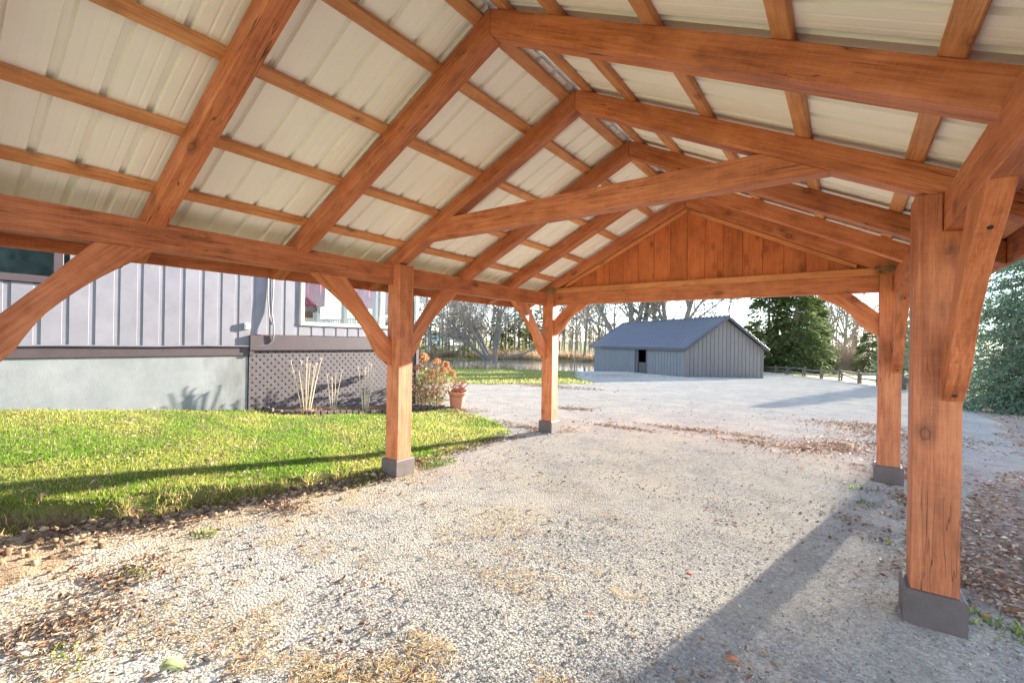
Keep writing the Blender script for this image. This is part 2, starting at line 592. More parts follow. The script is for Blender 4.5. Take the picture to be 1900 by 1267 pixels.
ws = NT('pond_water')
ws.base((0.10, 0.13, 0.14))
ws.rough(0.07, 0.6)
pv = ws.pos()
ws.bump(ws.noise(ws.mapping(pv, (1, 1, 1), (0, 0, 0.9)), 2.2, 3, 0.6), 0.12, 0.05)
ang = np.linspace(0, 2 * np.pi, 72, endpoint=False)
wv = [(-30 + -0.63 * 17 * math.cos(a) + 0.777 * 25 * math.sin(a), 37.6 + 0.777 * 17 * math.cos(a) + 0.63 * 25 * math.sin(a), WATER) for a in ang]
tag(mesh_obj('pond', wv, [tuple(range(71, -1, -1))], ws.m), kind='structure')

# ------------------------------------------------------------------ carport
W, PW, L, ZB, BH = 4.5396, 0.2144, 3.4634, 2.2723, 0.2202
XM = W / 2
ZP, RV = 3.6586, 0.178                     # underside of the rafter peak, vertical depth of a rafter
SL = 0.5
INS = 0.1275                               # how far beam and braces stand back from the inner post face
ROWS = [-3.4634, 0.0, L]

carport = thing('carport', 'open timber carport of reddish stained posts and rafters under a cream steel roof', 'carport', (XM, 0, 0))

def sgn_x(side, x):
    """x measured outward from the inner post face of that side."""
    return -x if side < 0 else W + x

def make_post(side, y):
    f = lambda x, z: Vector((sgn_x(side, x), y + PW / 2, z))
    zt = ZB + BH
    p = plate('post', [f(0, -0.12), f(PW, -0.12), f(PW, ZB), f(INS - 0.003, ZB), f(INS - 0.003, zt), f(0, zt)], (0, 0, 1), PW, WOOD, carport, 0.006)
    b, hb = 0.03, 0.2027
    x0, x1 = sorted((sgn_x(side, 0), sgn_x(side, PW)))
    y0, y1 = y, y + PW
    ring = [((x0 - b, y0 - b), (x1 + b, y0 - b), (x1, y0), (x0, y0)), ((x1 + b, y0 - b), (x1 + b, y1 + b), (x1, y1), (x1, y0)),
            ((x1 + b, y1 + b), (x0 - b, y1 + b), (x0, y1), (x1, y1)), ((x0 - b, y1 + b), (x0 - b, y0 - b), (x0, y0), (x0, y1))]
    for q in ring:
        a0, a1, c1, c0 = q
        v = []
        for (ox, oy), (ix, iy) in ((a0, c0), (a1, c1)):
            v += [(ox, oy, -0.08), (ox, oy, hb - 0.014), (ox + (ix - ox) * 0.4, oy + (iy - oy) * 0.4, hb), (ix, iy, hb), (ix, iy, -0.08)]
        n = 5
        fc = [(4, 3, 2, 1, 0), (5, 6, 7, 8, 9)] + [(i, (i + 1) % n, (i + 1) % n + n, i + n) for i in range(n)]
        o = mesh_obj('base_board', v, fc, BASE_GREY, p)
        bevelled(o.data, 0)
    return p

def bolt(parent, c, n):
    n = Vector(n)
    M = frame(Vector(c), n, (0, 0, 1) if abs(n.z) < 0.9 else (1, 0, 0))
    k = 8
    v = [(0.0, 0.012 * math.cos(i * 2 * math.pi / k), 0.012 * math.sin(i * 2 * math.pi / k)) for i in range(k)]
    v += [(0.006, 0.009 * math.cos(i * 2 * math.pi / k), 0.009 * math.sin(i * 2 * math.pi / k)) for i in range(k)]
    f = [tuple(range(k, 2 * k))] + [(i, (i + 1) % k, k + (i + 1) % k, k + i) for i in range(k)]
    return mesh_obj('bolt', v, f, BOLT, parent, M)

def make_brace(origin, hd, vd, legh, legv, thick, nrm, stout=False):
    """Arched knee brace in the corner at origin; hd runs along the beam, vd down the post."""
    prof = [(1.0, 0.0), (0.93, 0.055), (0.86, 0.115), (0.72, 0.215), (0.58, 0.325), (0.46, 0.44), (0.35, 0.56), (0.265, 0.70), (0.205, 0.82), (0.11, 0.92), (0.0, 1.0),
            (0.0, 0.72), (0.18, 0.525), (0.36, 0.32), (0.50, 0.15), (0.63, 0.0)]
    if stout:
        prof = [(1.0, 0.0), (0.97, 0.07), (0.85, 0.16), (0.70, 0.24), (0.55, 0.36), (0.44, 0.50), (0.36, 0.64), (0.25, 0.80), (0.10, 0.93), (0.0, 1.0),
                (0.0, 0.48), (0.22, 0.24), (0.45, 0.0)]
    nl = 10 if stout else 11                      # points of the hollow edge: round them off
    lo = prof[:nl]
    sm_ = [lo[0]]
    for i in range(nl - 1):
        p_, q_ = lo[i], lo[i + 1]
        sm_ += [(p_[0] * 0.75 + q_[0] * 0.25, p_[1] * 0.75 + q_[1] * 0.25), (p_[0] * 0.25 + q_[0] * 0.75, p_[1] * 0.25 + q_[1] * 0.75)] if 1 < i < nl - 3 else ([q_] if i < 1 or i > nl - 3 else [(p_[0] * 0.25 + q_[0] * 0.75, p_[1] * 0.25 + q_[1] * 0.75)])
    prof = sm_ + prof[nl:]
    o = Vector(origin)
    pts = [o + Vector(hd) * (h * legh) + Vector(vd) * (v * legv) for h, v in prof]
    ex = Vector(hd) * legh - Vector(vd) * legv
    b = plate('brace', pts, ex, thick, WOOD_BRACE, carport, 0.0035, nrm)
    if not stout:
        nd = (Vector(hd) + Vector(vd)).normalized()
        for h, v in ((0.80, 0.158), (0.055, 0.96)):
            bolt(b, o + Vector(hd) * (h * legh) + Vector(vd) * (v * legv) - nd * 0.001, nd)
    return b

for side in (-1, 1):
    for y in ROWS:
        make_post(side, y)
    xb = sgn_x(side, INS + 0.07)
    # plate beams resting on the post shoulders, joined above each post
    timber('beam', (xb, -3.75, ZB + BH / 2), (xb, 0.11, ZB + BH / 2), 0.14, BH, WOOD, carport)
    timber('beam', (xb, 0.113, ZB + BH / 2 - 0.001), (xb, L + PW + 0.25, ZB + BH / 2 - 0.001), 0.14, BH, WOOD, carport)
    xk = sgn_x(side, INS + 0.045)
    for y in ROWS:
        if y > -3:
            make_brace((xk, y, ZB), (0, -1, 0), (0, 0, -1), 0.99, 0.97, 0.09, (1, 0, 0))
            if side > 0:
                pass
        if y < 3:
            make_brace((xk, y + PW, ZB), (0, 1, 0), (0, 0, -1), 0.93, 0.97, 0.09, (1, 0, 0))
    # braces under the far gable beam
    make_brace((sgn_x(side, 0), L + 0.10, ZB), (-side, 0, 0), (0, 0, -1), 0.62, 0.54, 0.10, (0, 1, 0), True)
    # eave fascia
    xf = sgn_x(side, 0.64)
    plate('fascia', [(xf, -3.85, 2.225), (xf, 3.98, 2.225), (xf, 3.98, 2.425), (xf, -3.85, 2.425)], (0, 1, 0), 0.035, WOOD, carport)

RAFTER_Y = [-3.46, -2.37, -1.18, 0.012, 1.25, 2.36, L - 0.002]
EAVE = 0.62
def rz(x, top=False):
    return ZP - SL * abs(XM - x) + (RV if top else 0)
rafters = []
for ry in RAFTER_Y:
    yc = ry + 0.065
    for side in (-1, 1):
        xe = sgn_x(side, EAVE)
        xa = XM + side * 0.0015
        pts = [(xa, yc, rz(xa)), (xa, yc, rz(xa, True)), (xe, yc, rz(xe, True)), (xe, yc, rz(xe))]
        rafters.append(plate('rafter', pts, (side, 0, -SL), 0.13, WOOD, carport, 0.004))
# collar tie across the middle pair
zc, ch = 2.7254, 0.205
xa0 = XM - (ZP - zc) / SL + 0.003
xa1 = XM - (ZP - zc - ch) / SL + 0.003
yc = 0.012 + 0.062
plate('collar_tie', [(xa0, yc, zc), (W - xa0, yc, zc), (W - xa1, yc, zc + ch), (xa1, yc, zc + ch)], (1, 0, 0), 0.13, WOOD, carport)

# purlins laid flat over the rafters, along the length
ct = 1 / math.sqrt(1 + SL * SL)
for side in (-1, 1):
    nrm = Vector((side * SL * ct, 0, ct))
    for d in (2.83, 2.262, 1.700, 1.09, 0.497, 0.10):
        x = XM + side * d
        c = Vector((x, 0, rz(x, True))) + nrm * 0.021
        timber('purlin', (c.x, -3.86, c.z), (c.x, 0.07, c.z), 0.092, 0.040, PINE, carport, up=nrm, bevel=0.005)
        timber('purlin', (c.x, 0.073, c.z), (c.x, 3.96, c.z), 0.092, 0.040, PINE, carport, up=nrm, bevel=0.005)

# ribbed steel roofing sheets, ribs running up the slope
PITCH = 0.2286
def rib_profile(n, w0):
    pts = []
    for k in range(n):
        b = k * w0
        for t, h in ((0.0, 0.032), (0.014, 0.032), (0.026, 0.0), (0.086, 0.0), (0.092, 0.0016), (0.100, 0.0016), (0.106, 0.0), (0.150, 0.0), (0.156, 0.0016), (0.164, 0.0016), (0.170, 0.0), (0.2026, 0.0), (0.2146, 0.032)):
            pts.append((b + t, h))
    pts += [(n * w0, 0.032), (n * w0 + 0.014, 0.032), (n * w0 + 0.026, 0.001)]
    return pts
def roof_sheet(side, y0, nr):
    prof = rib_profile(nr, PITCH)
    d0, d1 = 0.035, 2.98
    nrm = Vector((side * SL * ct, 0, ct))
    dn = Vector((side * ct, 0, -SL * ct))
    top = Vector((XM + side * d0, y0, rz(XM + side * d0, True) + 0.0465))
    M = frame(top, dn, (0, side * 1.0, 0))
    if side < 0:
        M = frame(top, dn, (0, -1, 0))
    ln = (d1 - d0) / ct
    I = M.inverted()
    v, f = [], []
    for t, h in prof:
        for s in (0, ln):
            v.append(I @ (top + dn * s + Vector((0, t - 0.004, 0)) + nrm * (h + (0.004 if round((y0 + 3.92) / 0.914) % 2 else 0.0))))
    for i in range(len(prof) - 1):
        f.append((2 * i, 2 * i + 1, 2 * i + 3, 2 * i + 2))
    o = mesh_obj('roof_sheet', v, f, SHEET, carport, M)
    so = o.modifiers.new('thickness', 'SOLIDIFY')
    so.thickness = 0.0012
    return o
y = -3.92
while y < 3.8:
    for side in (-1, 1):
        roof_sheet(side, y, 4)
    y += 4 * PITCH - 0.0005
for side in (-1, 1):
    xr0, xr1 = XM, XM + side * 0.19
    plate('ridge_cap', [(xr0, -3.95, rz(XM, True) + 0.078), (xr0, 3.99, rz(XM, True) + 0.078), (xr1, 3.99, rz(xr1, True) + 0.078), (xr1, -3.95, rz(xr1, True) + 0.078)], (0, 1, 0), 0.002, CAP, carport, 0)

# far gable: beam, ledge, upright boards and slanting trim
timber('gable_beam', (0.002, L + 0.115, ZB + 0.105), (W - 0.002, L + 0.115, ZB + 0.105), 0.14, 0.208, WOOD, carport)
timber('gable_ledge', (0.004, L + 0.070, ZB + 0.252), (W - 0.004, L + 0.070, ZB + 0.252), 0.055, 0.085, TRIM_WOOD, carport)
nb = 18
bw = W / nb
for i in range(nb):
    x0, x1 = i * bw + 0.001, (i + 1) * bw - 0.001
    pts = [(x0, 0, ZB + 0.21), (x1, 0, ZB + 0.21), (x1, 0, rz(x1) + 0.06)]
    if x0 < XM < x1:
        pts.append((XM, 0, rz(XM) + 0.06))
    pts.append((x0, 0, rz(x0) + 0.06))
    yb = L + 0.143 + random.uniform(-0.003, 0.003)
    if rz(min(x0, W - x1)) + 0.06 < ZB + 0.25:
        continue
    plate('gable_board', [(p[0], yb, p[2]) for p in pts], (0, 0, 1), 0.022, WOOD_BOARD, carport, 0.005)
plate('gable_backing', [(-0.05, L + 0.17, ZB + 0.22), (W + 0.05, L + 0.17, ZB + 0.22), (W + 0.05, L + 0.17, rz(-0.05) + 0.10), (XM, L + 0.17, rz(XM) + 0.10), (-0.05, L + 0.17, rz(-0.05) + 0.10)], (1, 0, 0), 0.016, WOOD_BOARD, carport, 0)
for side in (-1, 1):
    xe = XM + side * 2.05
    pts = [(XM, L + 0.10, rz(XM) - 0.062), (XM, L + 0.10, rz(XM) - 0.004), (xe, L + 0.10, rz(xe) - 0.004), (xe, L + 0.10, rz(xe) - 0.062)]
    plate('gable_trim', pts, (side, 0, -SL), 0.05, TRIM_WOOD, carport)

# ------------------------------------------------------------------ house on the left
HX = -4.6
SIDING = plain_mat('lavender_grey_siding', (0.165, 0.16, 0.18), 0.6, 0.12, 3.0, 0.35, 0.08)
BROWN = plain_mat('brown_trim_paint', (0.055, 0.038, 0.041), 0.5, 0.12, 5.0)
WHITE = plain_mat('white_window_paint', (0.5, 0.5, 0.5), 0.4, 0.05, 4.0)
LATT = plain_mat('grey_brown_lattice', (0.075, 0.061, 0.064), 0.7, 0.12, 6.0)
DARK = plain_mat('void_shade_dark', (0.03, 0.03, 0.032), 0.9, 0.1)  # near-black in place of the shade inside voids and far windows
GREYPIPE = plain_mat('grey_conduit', (0.12, 0.122, 0.135), 0.4, 0.1)
ROOFDARK = plain_mat('dark_shingle', (0.07, 0.065, 0.065), 0.85, 0.2, 30)
TAN = plain_mat('tan_room_paint', (0.52, 0.42, 0.30), 0.8, 0.06)
cs = NT('weathered_concrete')
cp = cs.pos()
cn = cs.noise(cp, 1.3, 6, 0.65)
cst = cs.noise(cs.mapping(cp, (1, 1, 0.35)), 4.0, 5, 0.65)
ccol = cs.ramp(cn, [(0.3, (0.155, 0.166, 0.17)), (0.6, (0.215, 0.225, 0.226)), (0.75, (0.25, 0.25, 0.236))])
csep = cs.n('SeparateXYZ')
cs.l(cp, csep.inputs[0])
cstain = cs.math('MULTIPLY', cs.ramp(cst, [(0.42, 0.0), (0.7, 1.0)]), cs.ramp(cs.math('ADD', cs.math('MULTIPLY', csep.outputs[1], 0.4), 0.75), [(0.2, 0.25), (0.9, 1.0)]))
ccol = cs.mix(cs.math('MULTIPLY', cstain, 0.55), ccol, (0.085, 0.075, 0.055))
cs.base(ccol)
cs.rough(0.85, 0.2)
cs.bump(cs.noise(cp, 60, 4), 0.25, 0.006)
CONCRETE = cs.m
gs = NT('window_glass')
gl = gs.n('BsdfGlossy')
gl.inputs['Roughness'].default_value = 0.015
gl.inputs['Color'].default_value = (0.95, 0.97, 1, 1)
tr = gs.n('BsdfTransparent')
tr.inputs['Color'].default_value = (0.8, 0.85, 0.85, 1)
fr = gs.n('Fresnel')
fr.inputs['IOR'].default_value = 1.42
mx = gs.n('MixShader')
gs.l(fr.outputs[0], mx.inputs[0])
gs.l(tr.outputs[0], mx.inputs[1])
gs.l(gl.outputs[0], mx.inputs[2])
gs.l(mx.outputs[0], gs.out.inputs['Surface'])
GLASS = gs.m
DARKGLASS = gs.m.copy()
DARKGLASS.name = 'dim_window_glass'
next(n for n in DARKGLASS.node_tree.nodes if n.type == 'FRESNEL').inputs['IOR'].default_value = 1.18
REFLECTED_GREEN = plain_mat('reflected_tree_green', (0.055, 0.085, 0.075), 0.9, 0.5, 5.0)  # green painted in for the trees mirrored in the left window

house = thing('house', 'lavender grey board and batten house on a pale concrete foundation', 'house', (HX - 4, -1.5, 0.3))
box('foundation', (HX - 7.9, -9.0, -0.6), (HX - 0.012, 0.385, 1.284), CONCRETE, house)
box('skirting', (HX - 0.10, -9.0, 1.287), (HX + 0.012, 0.39, 1.436), BROWN, house, 0.004)
box('skirting', (HX - 0.06, 0.393, 1.375), (HX + 0.05, 4.47, 1.655), BROWN, house, 0.006)
box('skirting', (HX - 0.06, 0.392, 1.28), (HX + 0.035, 0.47, 1.372), BROWN, house, 0.004)
box('corner_post', (HX - 0.05, 4.40, -0.3), (HX + 0.04, 4.49, 1.372), BROWN, house, 0.005)
box('crawl_space', (HX - 7.9, 0.40, -0.5), (HX - 0.35, 4.40, 1.36), DARK, house)  # solid dark box, its colour standing in for shade behind the lattice
ROOF_T, WIN1, WIN2 = 4.05, (-9, -2.10, 2.30, 3.45), (1.35, 4.45, 1.87, 3.45)
mod = 0.279
yb = -8.99
bi = 0
while yb < 4.5:
    y0, y1 = yb + 0.001, min(yb + mod - 0.001, 4.5)
    z0 = 1.44 if (y0 + y1) / 2 < 0.40 else 1.668
    spans = [(z0, ROOF_T)]
    if y1 < WIN1[1] + 0.14:
        spans = [(z0, WIN1[2]), (WIN1[3], ROOF_T)]
    elif y0 > WIN2[0] - 0.14:
        spans = [(z0, WIN2[2]), (WIN2[3], ROOF_T)]
    for a, b in spans:
        if b - a > 0.02:
            box('siding_board', (HX - 0.03, y0, a), (HX + random.uniform(-0.001, 0.001), min(y0 + 0.209, y1), b), SIDING, house, 0.003)
            if y1 - y0 > 0.22:
                box('channel_strip', (HX - 0.03, y0 + 0.210, a + 0.001), (HX - 0.0075, y1 + 0.001, b - 0.012), SIDING, house)
    yb += mod
    bi += 1
box('wall', (HX - 0.20, -9.0, 1.29), (HX - 0.034, -8.6, ROOF_T - 0.01), DARK, house)
box('end_wall', (HX - 7.9, 4.36, 1.66), (HX - 0.032, 4.497, 1.95), SIDING, house)
box('end_wall', (HX - 7.9, 4.36, 3.42), (HX - 0.032, 4.497, ROOF_T), SIDING, house)
box('end_wall', (HX - 7.9, 4.36, 1.951), (HX - 4.6, 4.497, 3.419), SIDING, house)
for xq in (-0.13, -1.65, -3.10, -4.52):
    box('window_post', (HX + xq - 0.08, 4.365, 1.951), (HX + xq + 0.08, 4.49, 3.419), BROWN, house, 0.004)
# left casement and the wide window beside the far corner
def window(parent, y0, y1, z0, z1, mulls, fmat, fw=0.075, glass=GLASS):
    w = box('window_frame', (HX - 0.06, y0, z0), (HX + 0.03, y1, z0 + fw), fmat, parent, 0.006)
    box('frame_top', (HX - 0.06, y0, z1 - fw), (HX + 0.03, y1, z1), fmat, w, 0.006)
    box('frame_side', (HX - 0.06, y0, z0 + fw + 0.001), (HX + 0.028, y0 + fw, z1 - fw - 0.001), fmat, w, 0.006)
    box('frame_side', (HX - 0.06, y1 - fw, z0 + fw + 0.001), (HX + 0.028, y1, z1 - fw - 0.001), fmat, w, 0.006)
    ys = [y0 + fw] + sum(([m - 0.06, m + 0.06] for m in mulls), []) + [y1 - fw]
    for m in mulls:
        box('mullion', (HX - 0.055, m - 0.06, z0 + fw + 0.001), (HX + 0.02, m + 0.06, z1 - fw - 0.001), fmat, w, 0.005)
    for a, b in zip(ys[::2], ys[1::2]):
        box('pane', (HX - 0.034, a + 0.001, z0 + fw), (HX - 0.028, b - 0.001, z1 - fw), glass, w)
    return w
window(house, -3.2, -2.08, 2.30, 3.45, [], BROWN, 0.10, DARKGLASS)
window(house, 1.36, 4.46, 1.87, 3.45, [3.36], WHITE, 0.075)
# rooms behind the glass
box('room_back', (HX - 0.9, -3.8, 1.4), (HX - 0.8, -1.2, 4.0), REFLECTED_GREEN, house)  # panel behind the left window, coloured as a tree reflection
box('room_back', (HX - 5.1, 0.6, 1.4), (HX - 5.0, 4.36, 4.0), TAN, house)
box('room_side', (HX - 5.0, 0.6, 1.46), (HX - 0.21, 0.7, 4.0), TAN, house)
box('room_floor', (HX - 5.0, 1.0, 1.40), (HX - 0.21, 4.36, 1.45), TAN, house)
# lattice of crossed slats
def clip_rect(poly, y0, y1, z0, z1):
    for ax, lim, keep in ((0, y0, 1), (0, y1, -1), (1, z0, 1), (1, z1, -1)):
        out = []
        for i in range(len(poly)):
            p, q = poly[i], poly[(i + 1) % len(poly)]
            ip, iq = (p[ax] - lim) * keep >= 0, (q[ax] - lim) * keep >= 0
            if ip:
                out.append(p)
            if ip != iq:
                t = (lim - p[ax]) / (q[ax] - p[ax])
                out.append((p[0] + t * (q[0] - p[0]), p[1] + t * (q[1] - p[1])))
        poly = out
        if len(poly) < 3:
            return []
    return poly
LY0, LY1, LZ0, LZ1 = 0.40, 4.398, -0.22, 1.373
sp, sw = 0.098, 0.068
for dr in (1, -1):
    xo = HX - 0.0020 if dr > 0 else HX - 0.0014
    k = -60
    while k < 60:
        c = k * sp * math.sqrt(2) + (LY0 + LY1) / 2
        hw = sw / 2 * math.sqrt(2)
        zm = (LZ0 + LZ1) / 2
        e = 2.0
        q = [(c - hw - dr * e, zm - e), (c + hw - dr * e, zm - e), (c + hw + dr * e, zm + e), (c - hw + dr * e, zm + e)]
        q = clip_rect(q, LY0, LY1, LZ0, LZ1)
        if q:
            plate('lattice_slat', [(xo, a, b) for a, b in q], (0, dr, 1), 0.0038, LATT, house, 0, (1, 0, 0))
        k += 1
# roof of the house
for s_ in (-1, 1):
    xr, xe_ = HX - 4.0, HX - 4.0 + s_ * 4.5
    plate('roof', [(xr, -9.5, 6.0), (xr, 5.0, 6.0), (xe_, 5.0, 3.98), (xe_, -9.5, 3.98)], (0, 1, 0), 0.14, ROOFDARK, house)
# conduit, outlet box
def tube_path(name, pts, r, mat, parent=None, sides=8):
    segs = []
    P = [Vector(p) for p in pts]
    n = len(P)
    verts, faces = [], []
    for i, p in enumerate(P):
        d = (P[min(i + 1, n - 1)] - P[max(i - 1, 0)]).normalized()
        ref = Vector((1, 0, 0)) if abs(d.x) < 0.8 else Vector((0, 0, 1))
        a = d.cross(ref).normalized()
        b = d.cross(a)
        rr = r[i] if hasattr(r, '__len__') else r
        for k in range(sides):
            t = 2 * math.pi * k / sides
            verts.append(p + (a * math.cos(t) + b * math.sin(t)) * rr)
    for i in range(n - 1):
        for k in range(sides):
            k2 = (k + 1) % sides
            faces.append((i * sides + k, i * sides + k2, (i + 1) * sides + k2, (i + 1) * sides + k))
    faces.append(tuple(range(sides - 1, -1, -1)))
    faces.append(tuple(range((n - 1) * sides, n * sides)))
    return mesh_obj(name, verts, faces, mat, parent, smooth=True)
pts = [(HX + 0.035, 0.78, 3.7), (HX + 0.035, 0.80, 2.6), (HX + 0.04, 0.775, 2.1), (HX + 0.07, 0.80, 1.85), (HX + 0.075, 0.80, 1.66), (HX + 0.07, 0.79, 1.56), (HX + 0.05, 0.72, 1.485), (HX + 0.04, 0.60, 1.46), (HX + 0.03, 0.42, 1.455)]
for i in range(12):
    pts.append((HX + 0.03, 0.2 - i * 0.6, 1.452 + 0.006 * math.sin(i * 2.1)))
tube_path('conduit', pts, 0.014, GREYPIPE, house)
tube_path('conduit', [(HX + 0.035, 0.69, 3.7), (HX + 0.035, 0.70, 2.4), (HX + 0.05, 0.73, 2.0), (HX + 0.06, 0.765, 1.86)], 0.011, GREYPIPE, house)
ob = box('outlet_box', (HX + 0.001, 0.30, 1.76), (HX + 0.05, 0.385, 1.88), WHITE, house, 0.006)
box('outlet_cover', (HX + 0.051, 0.32, 1.79), (HX + 0.056, 0.365, 1.85), WHITE, ob, 0.001)

# red drapes seen inside the wide window
RED = leafy_mat('red_drape', (0.85, 0.10, 0.20), 0.45, 0.25)
def drape(y0, y1, z0, z1, label, x=HX - 0.16):
    n = 26
    v, f = [], []
    for i in range(n):
        t = i / (n - 1)
        yy = y0 + (y1 - y0) * t
        xx = x + 0.035 * math.sin(t * 34)
        zz = z0 + 0.12 * (t - 0.5) ** 2
        v += [(xx, yy, zz), (xx + 0.02 * math.sin(t * 20), yy, z1)]
    for i in range(n - 1):
        f.append((2 * i, 2 * i + 2, 2 * i + 3, 2 * i + 1))
    o = mesh_obj('drape', v, f, RED, smooth=True)
    so = o.modifiers.new('thickness', 'SOLIDIFY')
    so.thickness = 0.006
    tag(o, label, 'curtain')
drape(1.48, 1.98, 2.26, 3.40, 'short red drape at the left end of the wide white window')
drape(2.55, 3.24, 2.30, 3.40, 'wide red drape left of the mullion in the white window')
drape(3.48, 3.75, 2.20, 3.40, 'narrow red drape right of the mullion in the white window')

DECKW = wood_mat('dark_railing_wood', (0.03, 0.022, 0.018), (0.07, 0.05, 0.04), (0.12, 0.09, 0.07), knots=False)
rail = thing('deck_railing', 'dark wooden deck railing seen through the wide white window', 'railing', (HX - 2.5, 6.6, 1.4))
timber('top_rail', (HX - 9.0, 6.6, 2.36), (HX - 2.6, 6.6, 2.36), 0.09, 0.05, DECKW, rail)
timber('bottom_rail', (HX - 9.0, 6.6, 1.52), (HX - 2.6, 6.6, 1.52), 0.09, 0.05, DECKW, rail)
for i in range(43):
    timber('baluster', (HX - 8.95 + i * 0.15, 6.6, 1.545), (HX - 8.95 + i * 0.15, 6.6, 2.335), 0.05, 0.05, DECKW, rail, up=(1, 0, 0), bevel=0)
box('deck', (HX - 9.1, 4.55, 1.30), (HX - 2.6, 6.75, 1.40), DECKW, rail)
for xq in (-9.0, -5.8, -2.7):
    timber('deck_post', (HX + xq, 6.6, -0.6), (HX + xq, 6.6, 1.3), 0.12, 0.12, DECKW, rail, up=(1, 0, 0))

# ------------------------------------------------------------------ shed
SHED_WALL = plain_mat('shed_siding', (0.135, 0.124, 0.122), 0.65, 0.08, 1.2)
SHED_SIDE = plain_mat('shed_front_siding', (0.135, 0.138, 0.148), 0.65, 0.08, 1.2)
SHED_ROOF = plain_mat('shed_roof_steel', (0.085, 0.092, 0.115), 0.3, 0.06, 0.8, 0.5, 0.0, 0.2)
SHED_TRIM = plain_mat('shed_dark_trim', (0.045, 0.047, 0.06), 0.5, 0.08)
DOORW = wood_mat('grey_door_wood', (0.02, 0.018, 0.017), (0.055, 0.05, 0.048), (0.09, 0.082, 0.078), knots=False)
SN = Vector((-5.16, 30.44, 0))
SU = Vector((0.584, 0.812, 0)).normalized()
SV = Vector((-0.812, 0.584, 0)).normalized()
SWD, SLN = 7.15, 13.4
S0, S1, SR = -1.3, 1.40, 3.66           # foot, eave, ridge
shed = thing('shed', 'long low grey board and batten shed with dark blue steel roof across the drive', 'shed', (SN.x, SN.y, H(SN.x, SN.y)))
def sp3(u, v, z):
    p = SN + SU * u + SV * v
    return (p.x, p.y, z)
def wall_quad(name, pts, mat, parent, thick=0.05, bev=0.0):
    return plate(name, pts, (0, 0, 1), thick, mat, parent, bev)
D0, D1 = 4.55, 6.0                       # door opening along the long side
in_ = 0.031
SHED_WALL_B = SHED_TRIM
wall_quad('wall', [sp3(in_, 0, S0), sp3(in_, D0, S0), sp3(in_, D0, S1), sp3(in_, 0, S1)], SHED_WALL_B, shed)
wall_quad('wall', [sp3(in_, D1, S0), sp3(in_, SLN, S0), sp3(in_, SLN, S1), sp3(in_, D1, S1)], SHED_WALL_B, shed)
wall_quad('wall', [sp3(in_, D0, S1 - 0.16), sp3(in_, D1, S1 - 0.16), sp3(in_, D1, S1), sp3(in_, D0, S1)], SHED_WALL, shed)
wall_quad('wall', [sp3(SWD, 0, S0), sp3(SWD, SLN, S0), sp3(SWD, SLN, S1), sp3(SWD, 0, S1)], SHED_WALL, shed)
for vv in (0.0, SLN):
    a = 0.052 if vv == 0 else 0
    wall_quad('gable_wall', [sp3(a, vv, S0), sp3(SWD, vv, S0), sp3(SWD, vv, S1), sp3(SWD / 2, vv, SR - 0.1), sp3(a, vv, S1)], SHED_WALL_B, shed)
v = 0.06
while v < SLN - 0.1:
    v1 = min(v + 0.325, SLN - 0.04)
    if not (v1 > D0 - 0.02 and v < D1 + 0.02):
        pl = [sp3(-0.022, v, S0), sp3(-0.022, v1, S0), sp3(-0.022, v1, S1 - 0.03), sp3(-0.022, v, S1 - 0.03)]
        plate('siding_board', pl, (0, 0, 1), 0.05, SHED_SIDE, shed, 0)
    v += 0.365
u = 0.06
while u < SWD - 0.1:
    u1 = min(u + 0.325, SWD - 0.04)
    gz = lambda q: S1 + (SR - 0.1 - S1) * (1 - abs(q - SWD / 2) / (SWD / 2))
    pl = [sp3(u, -0.048, S0), sp3(u1, -0.048, S0), sp3(u1, -0.048, gz(u1))] + ([sp3(SWD / 2, -0.048, gz(SWD / 2))] if u < SWD / 2 < u1 else []) + [sp3(u, -0.048, gz(u))]
    plate('siding_board', pl, (0, 0, 1), 0.045, SHED_WALL, shed, 0)
    u += 0.365
for u_, v_ in ((-0.02, -0.045), (SWD + 0.0, -0.045)):
    b0 = sp3(u_, v_, 0)
    timber('corner_board', (b0[0], b0[1], S0), (b0[0], b0[1], S1 - 0.01), 0.14, 0.10, SHED_WALL, shed, up=SU)
# dutch door: dark upper opening, plank lower leaf, frame
dr = timber('door', sp3(0.10, (D0 + D1) / 2, -1.0), sp3(0.10, (D0 + D1) / 2, 0.10), 1.0, 0.05, DOORW, shed, up=SU)
for q in range(5):
    timber('plank', sp3(0.06, D0 + 0.35 + q * 0.19, -0.98), sp3(0.06, D0 + 0.35 + q * 0.19, 0.08), 0.17, 0.025, DOORW, dr, up=SU)
timber('door_frame', sp3(0.06, D0 + 0.09, S0), sp3(0.06, D0 + 0.09, S1 - 0.17), 0.17, 0.09, SHED_TRIM, shed, up=SU)
timber('door_frame', sp3(0.06, D1 - 0.09, S0), sp3(0.06, D1 - 0.09, S1 - 0.17), 0.17, 0.09, SHED_TRIM, shed, up=SU)
wall_quad('dark_interior', [sp3(1.4, D0 - 0.5, S0), sp3(1.4, D1 + 0.5, S0), sp3(1.4, D1 + 0.5, S1), sp3(1.4, D0 - 0.5, S1)], DARK, shed)  # dark sheet added in place of the unlit inside of the shed
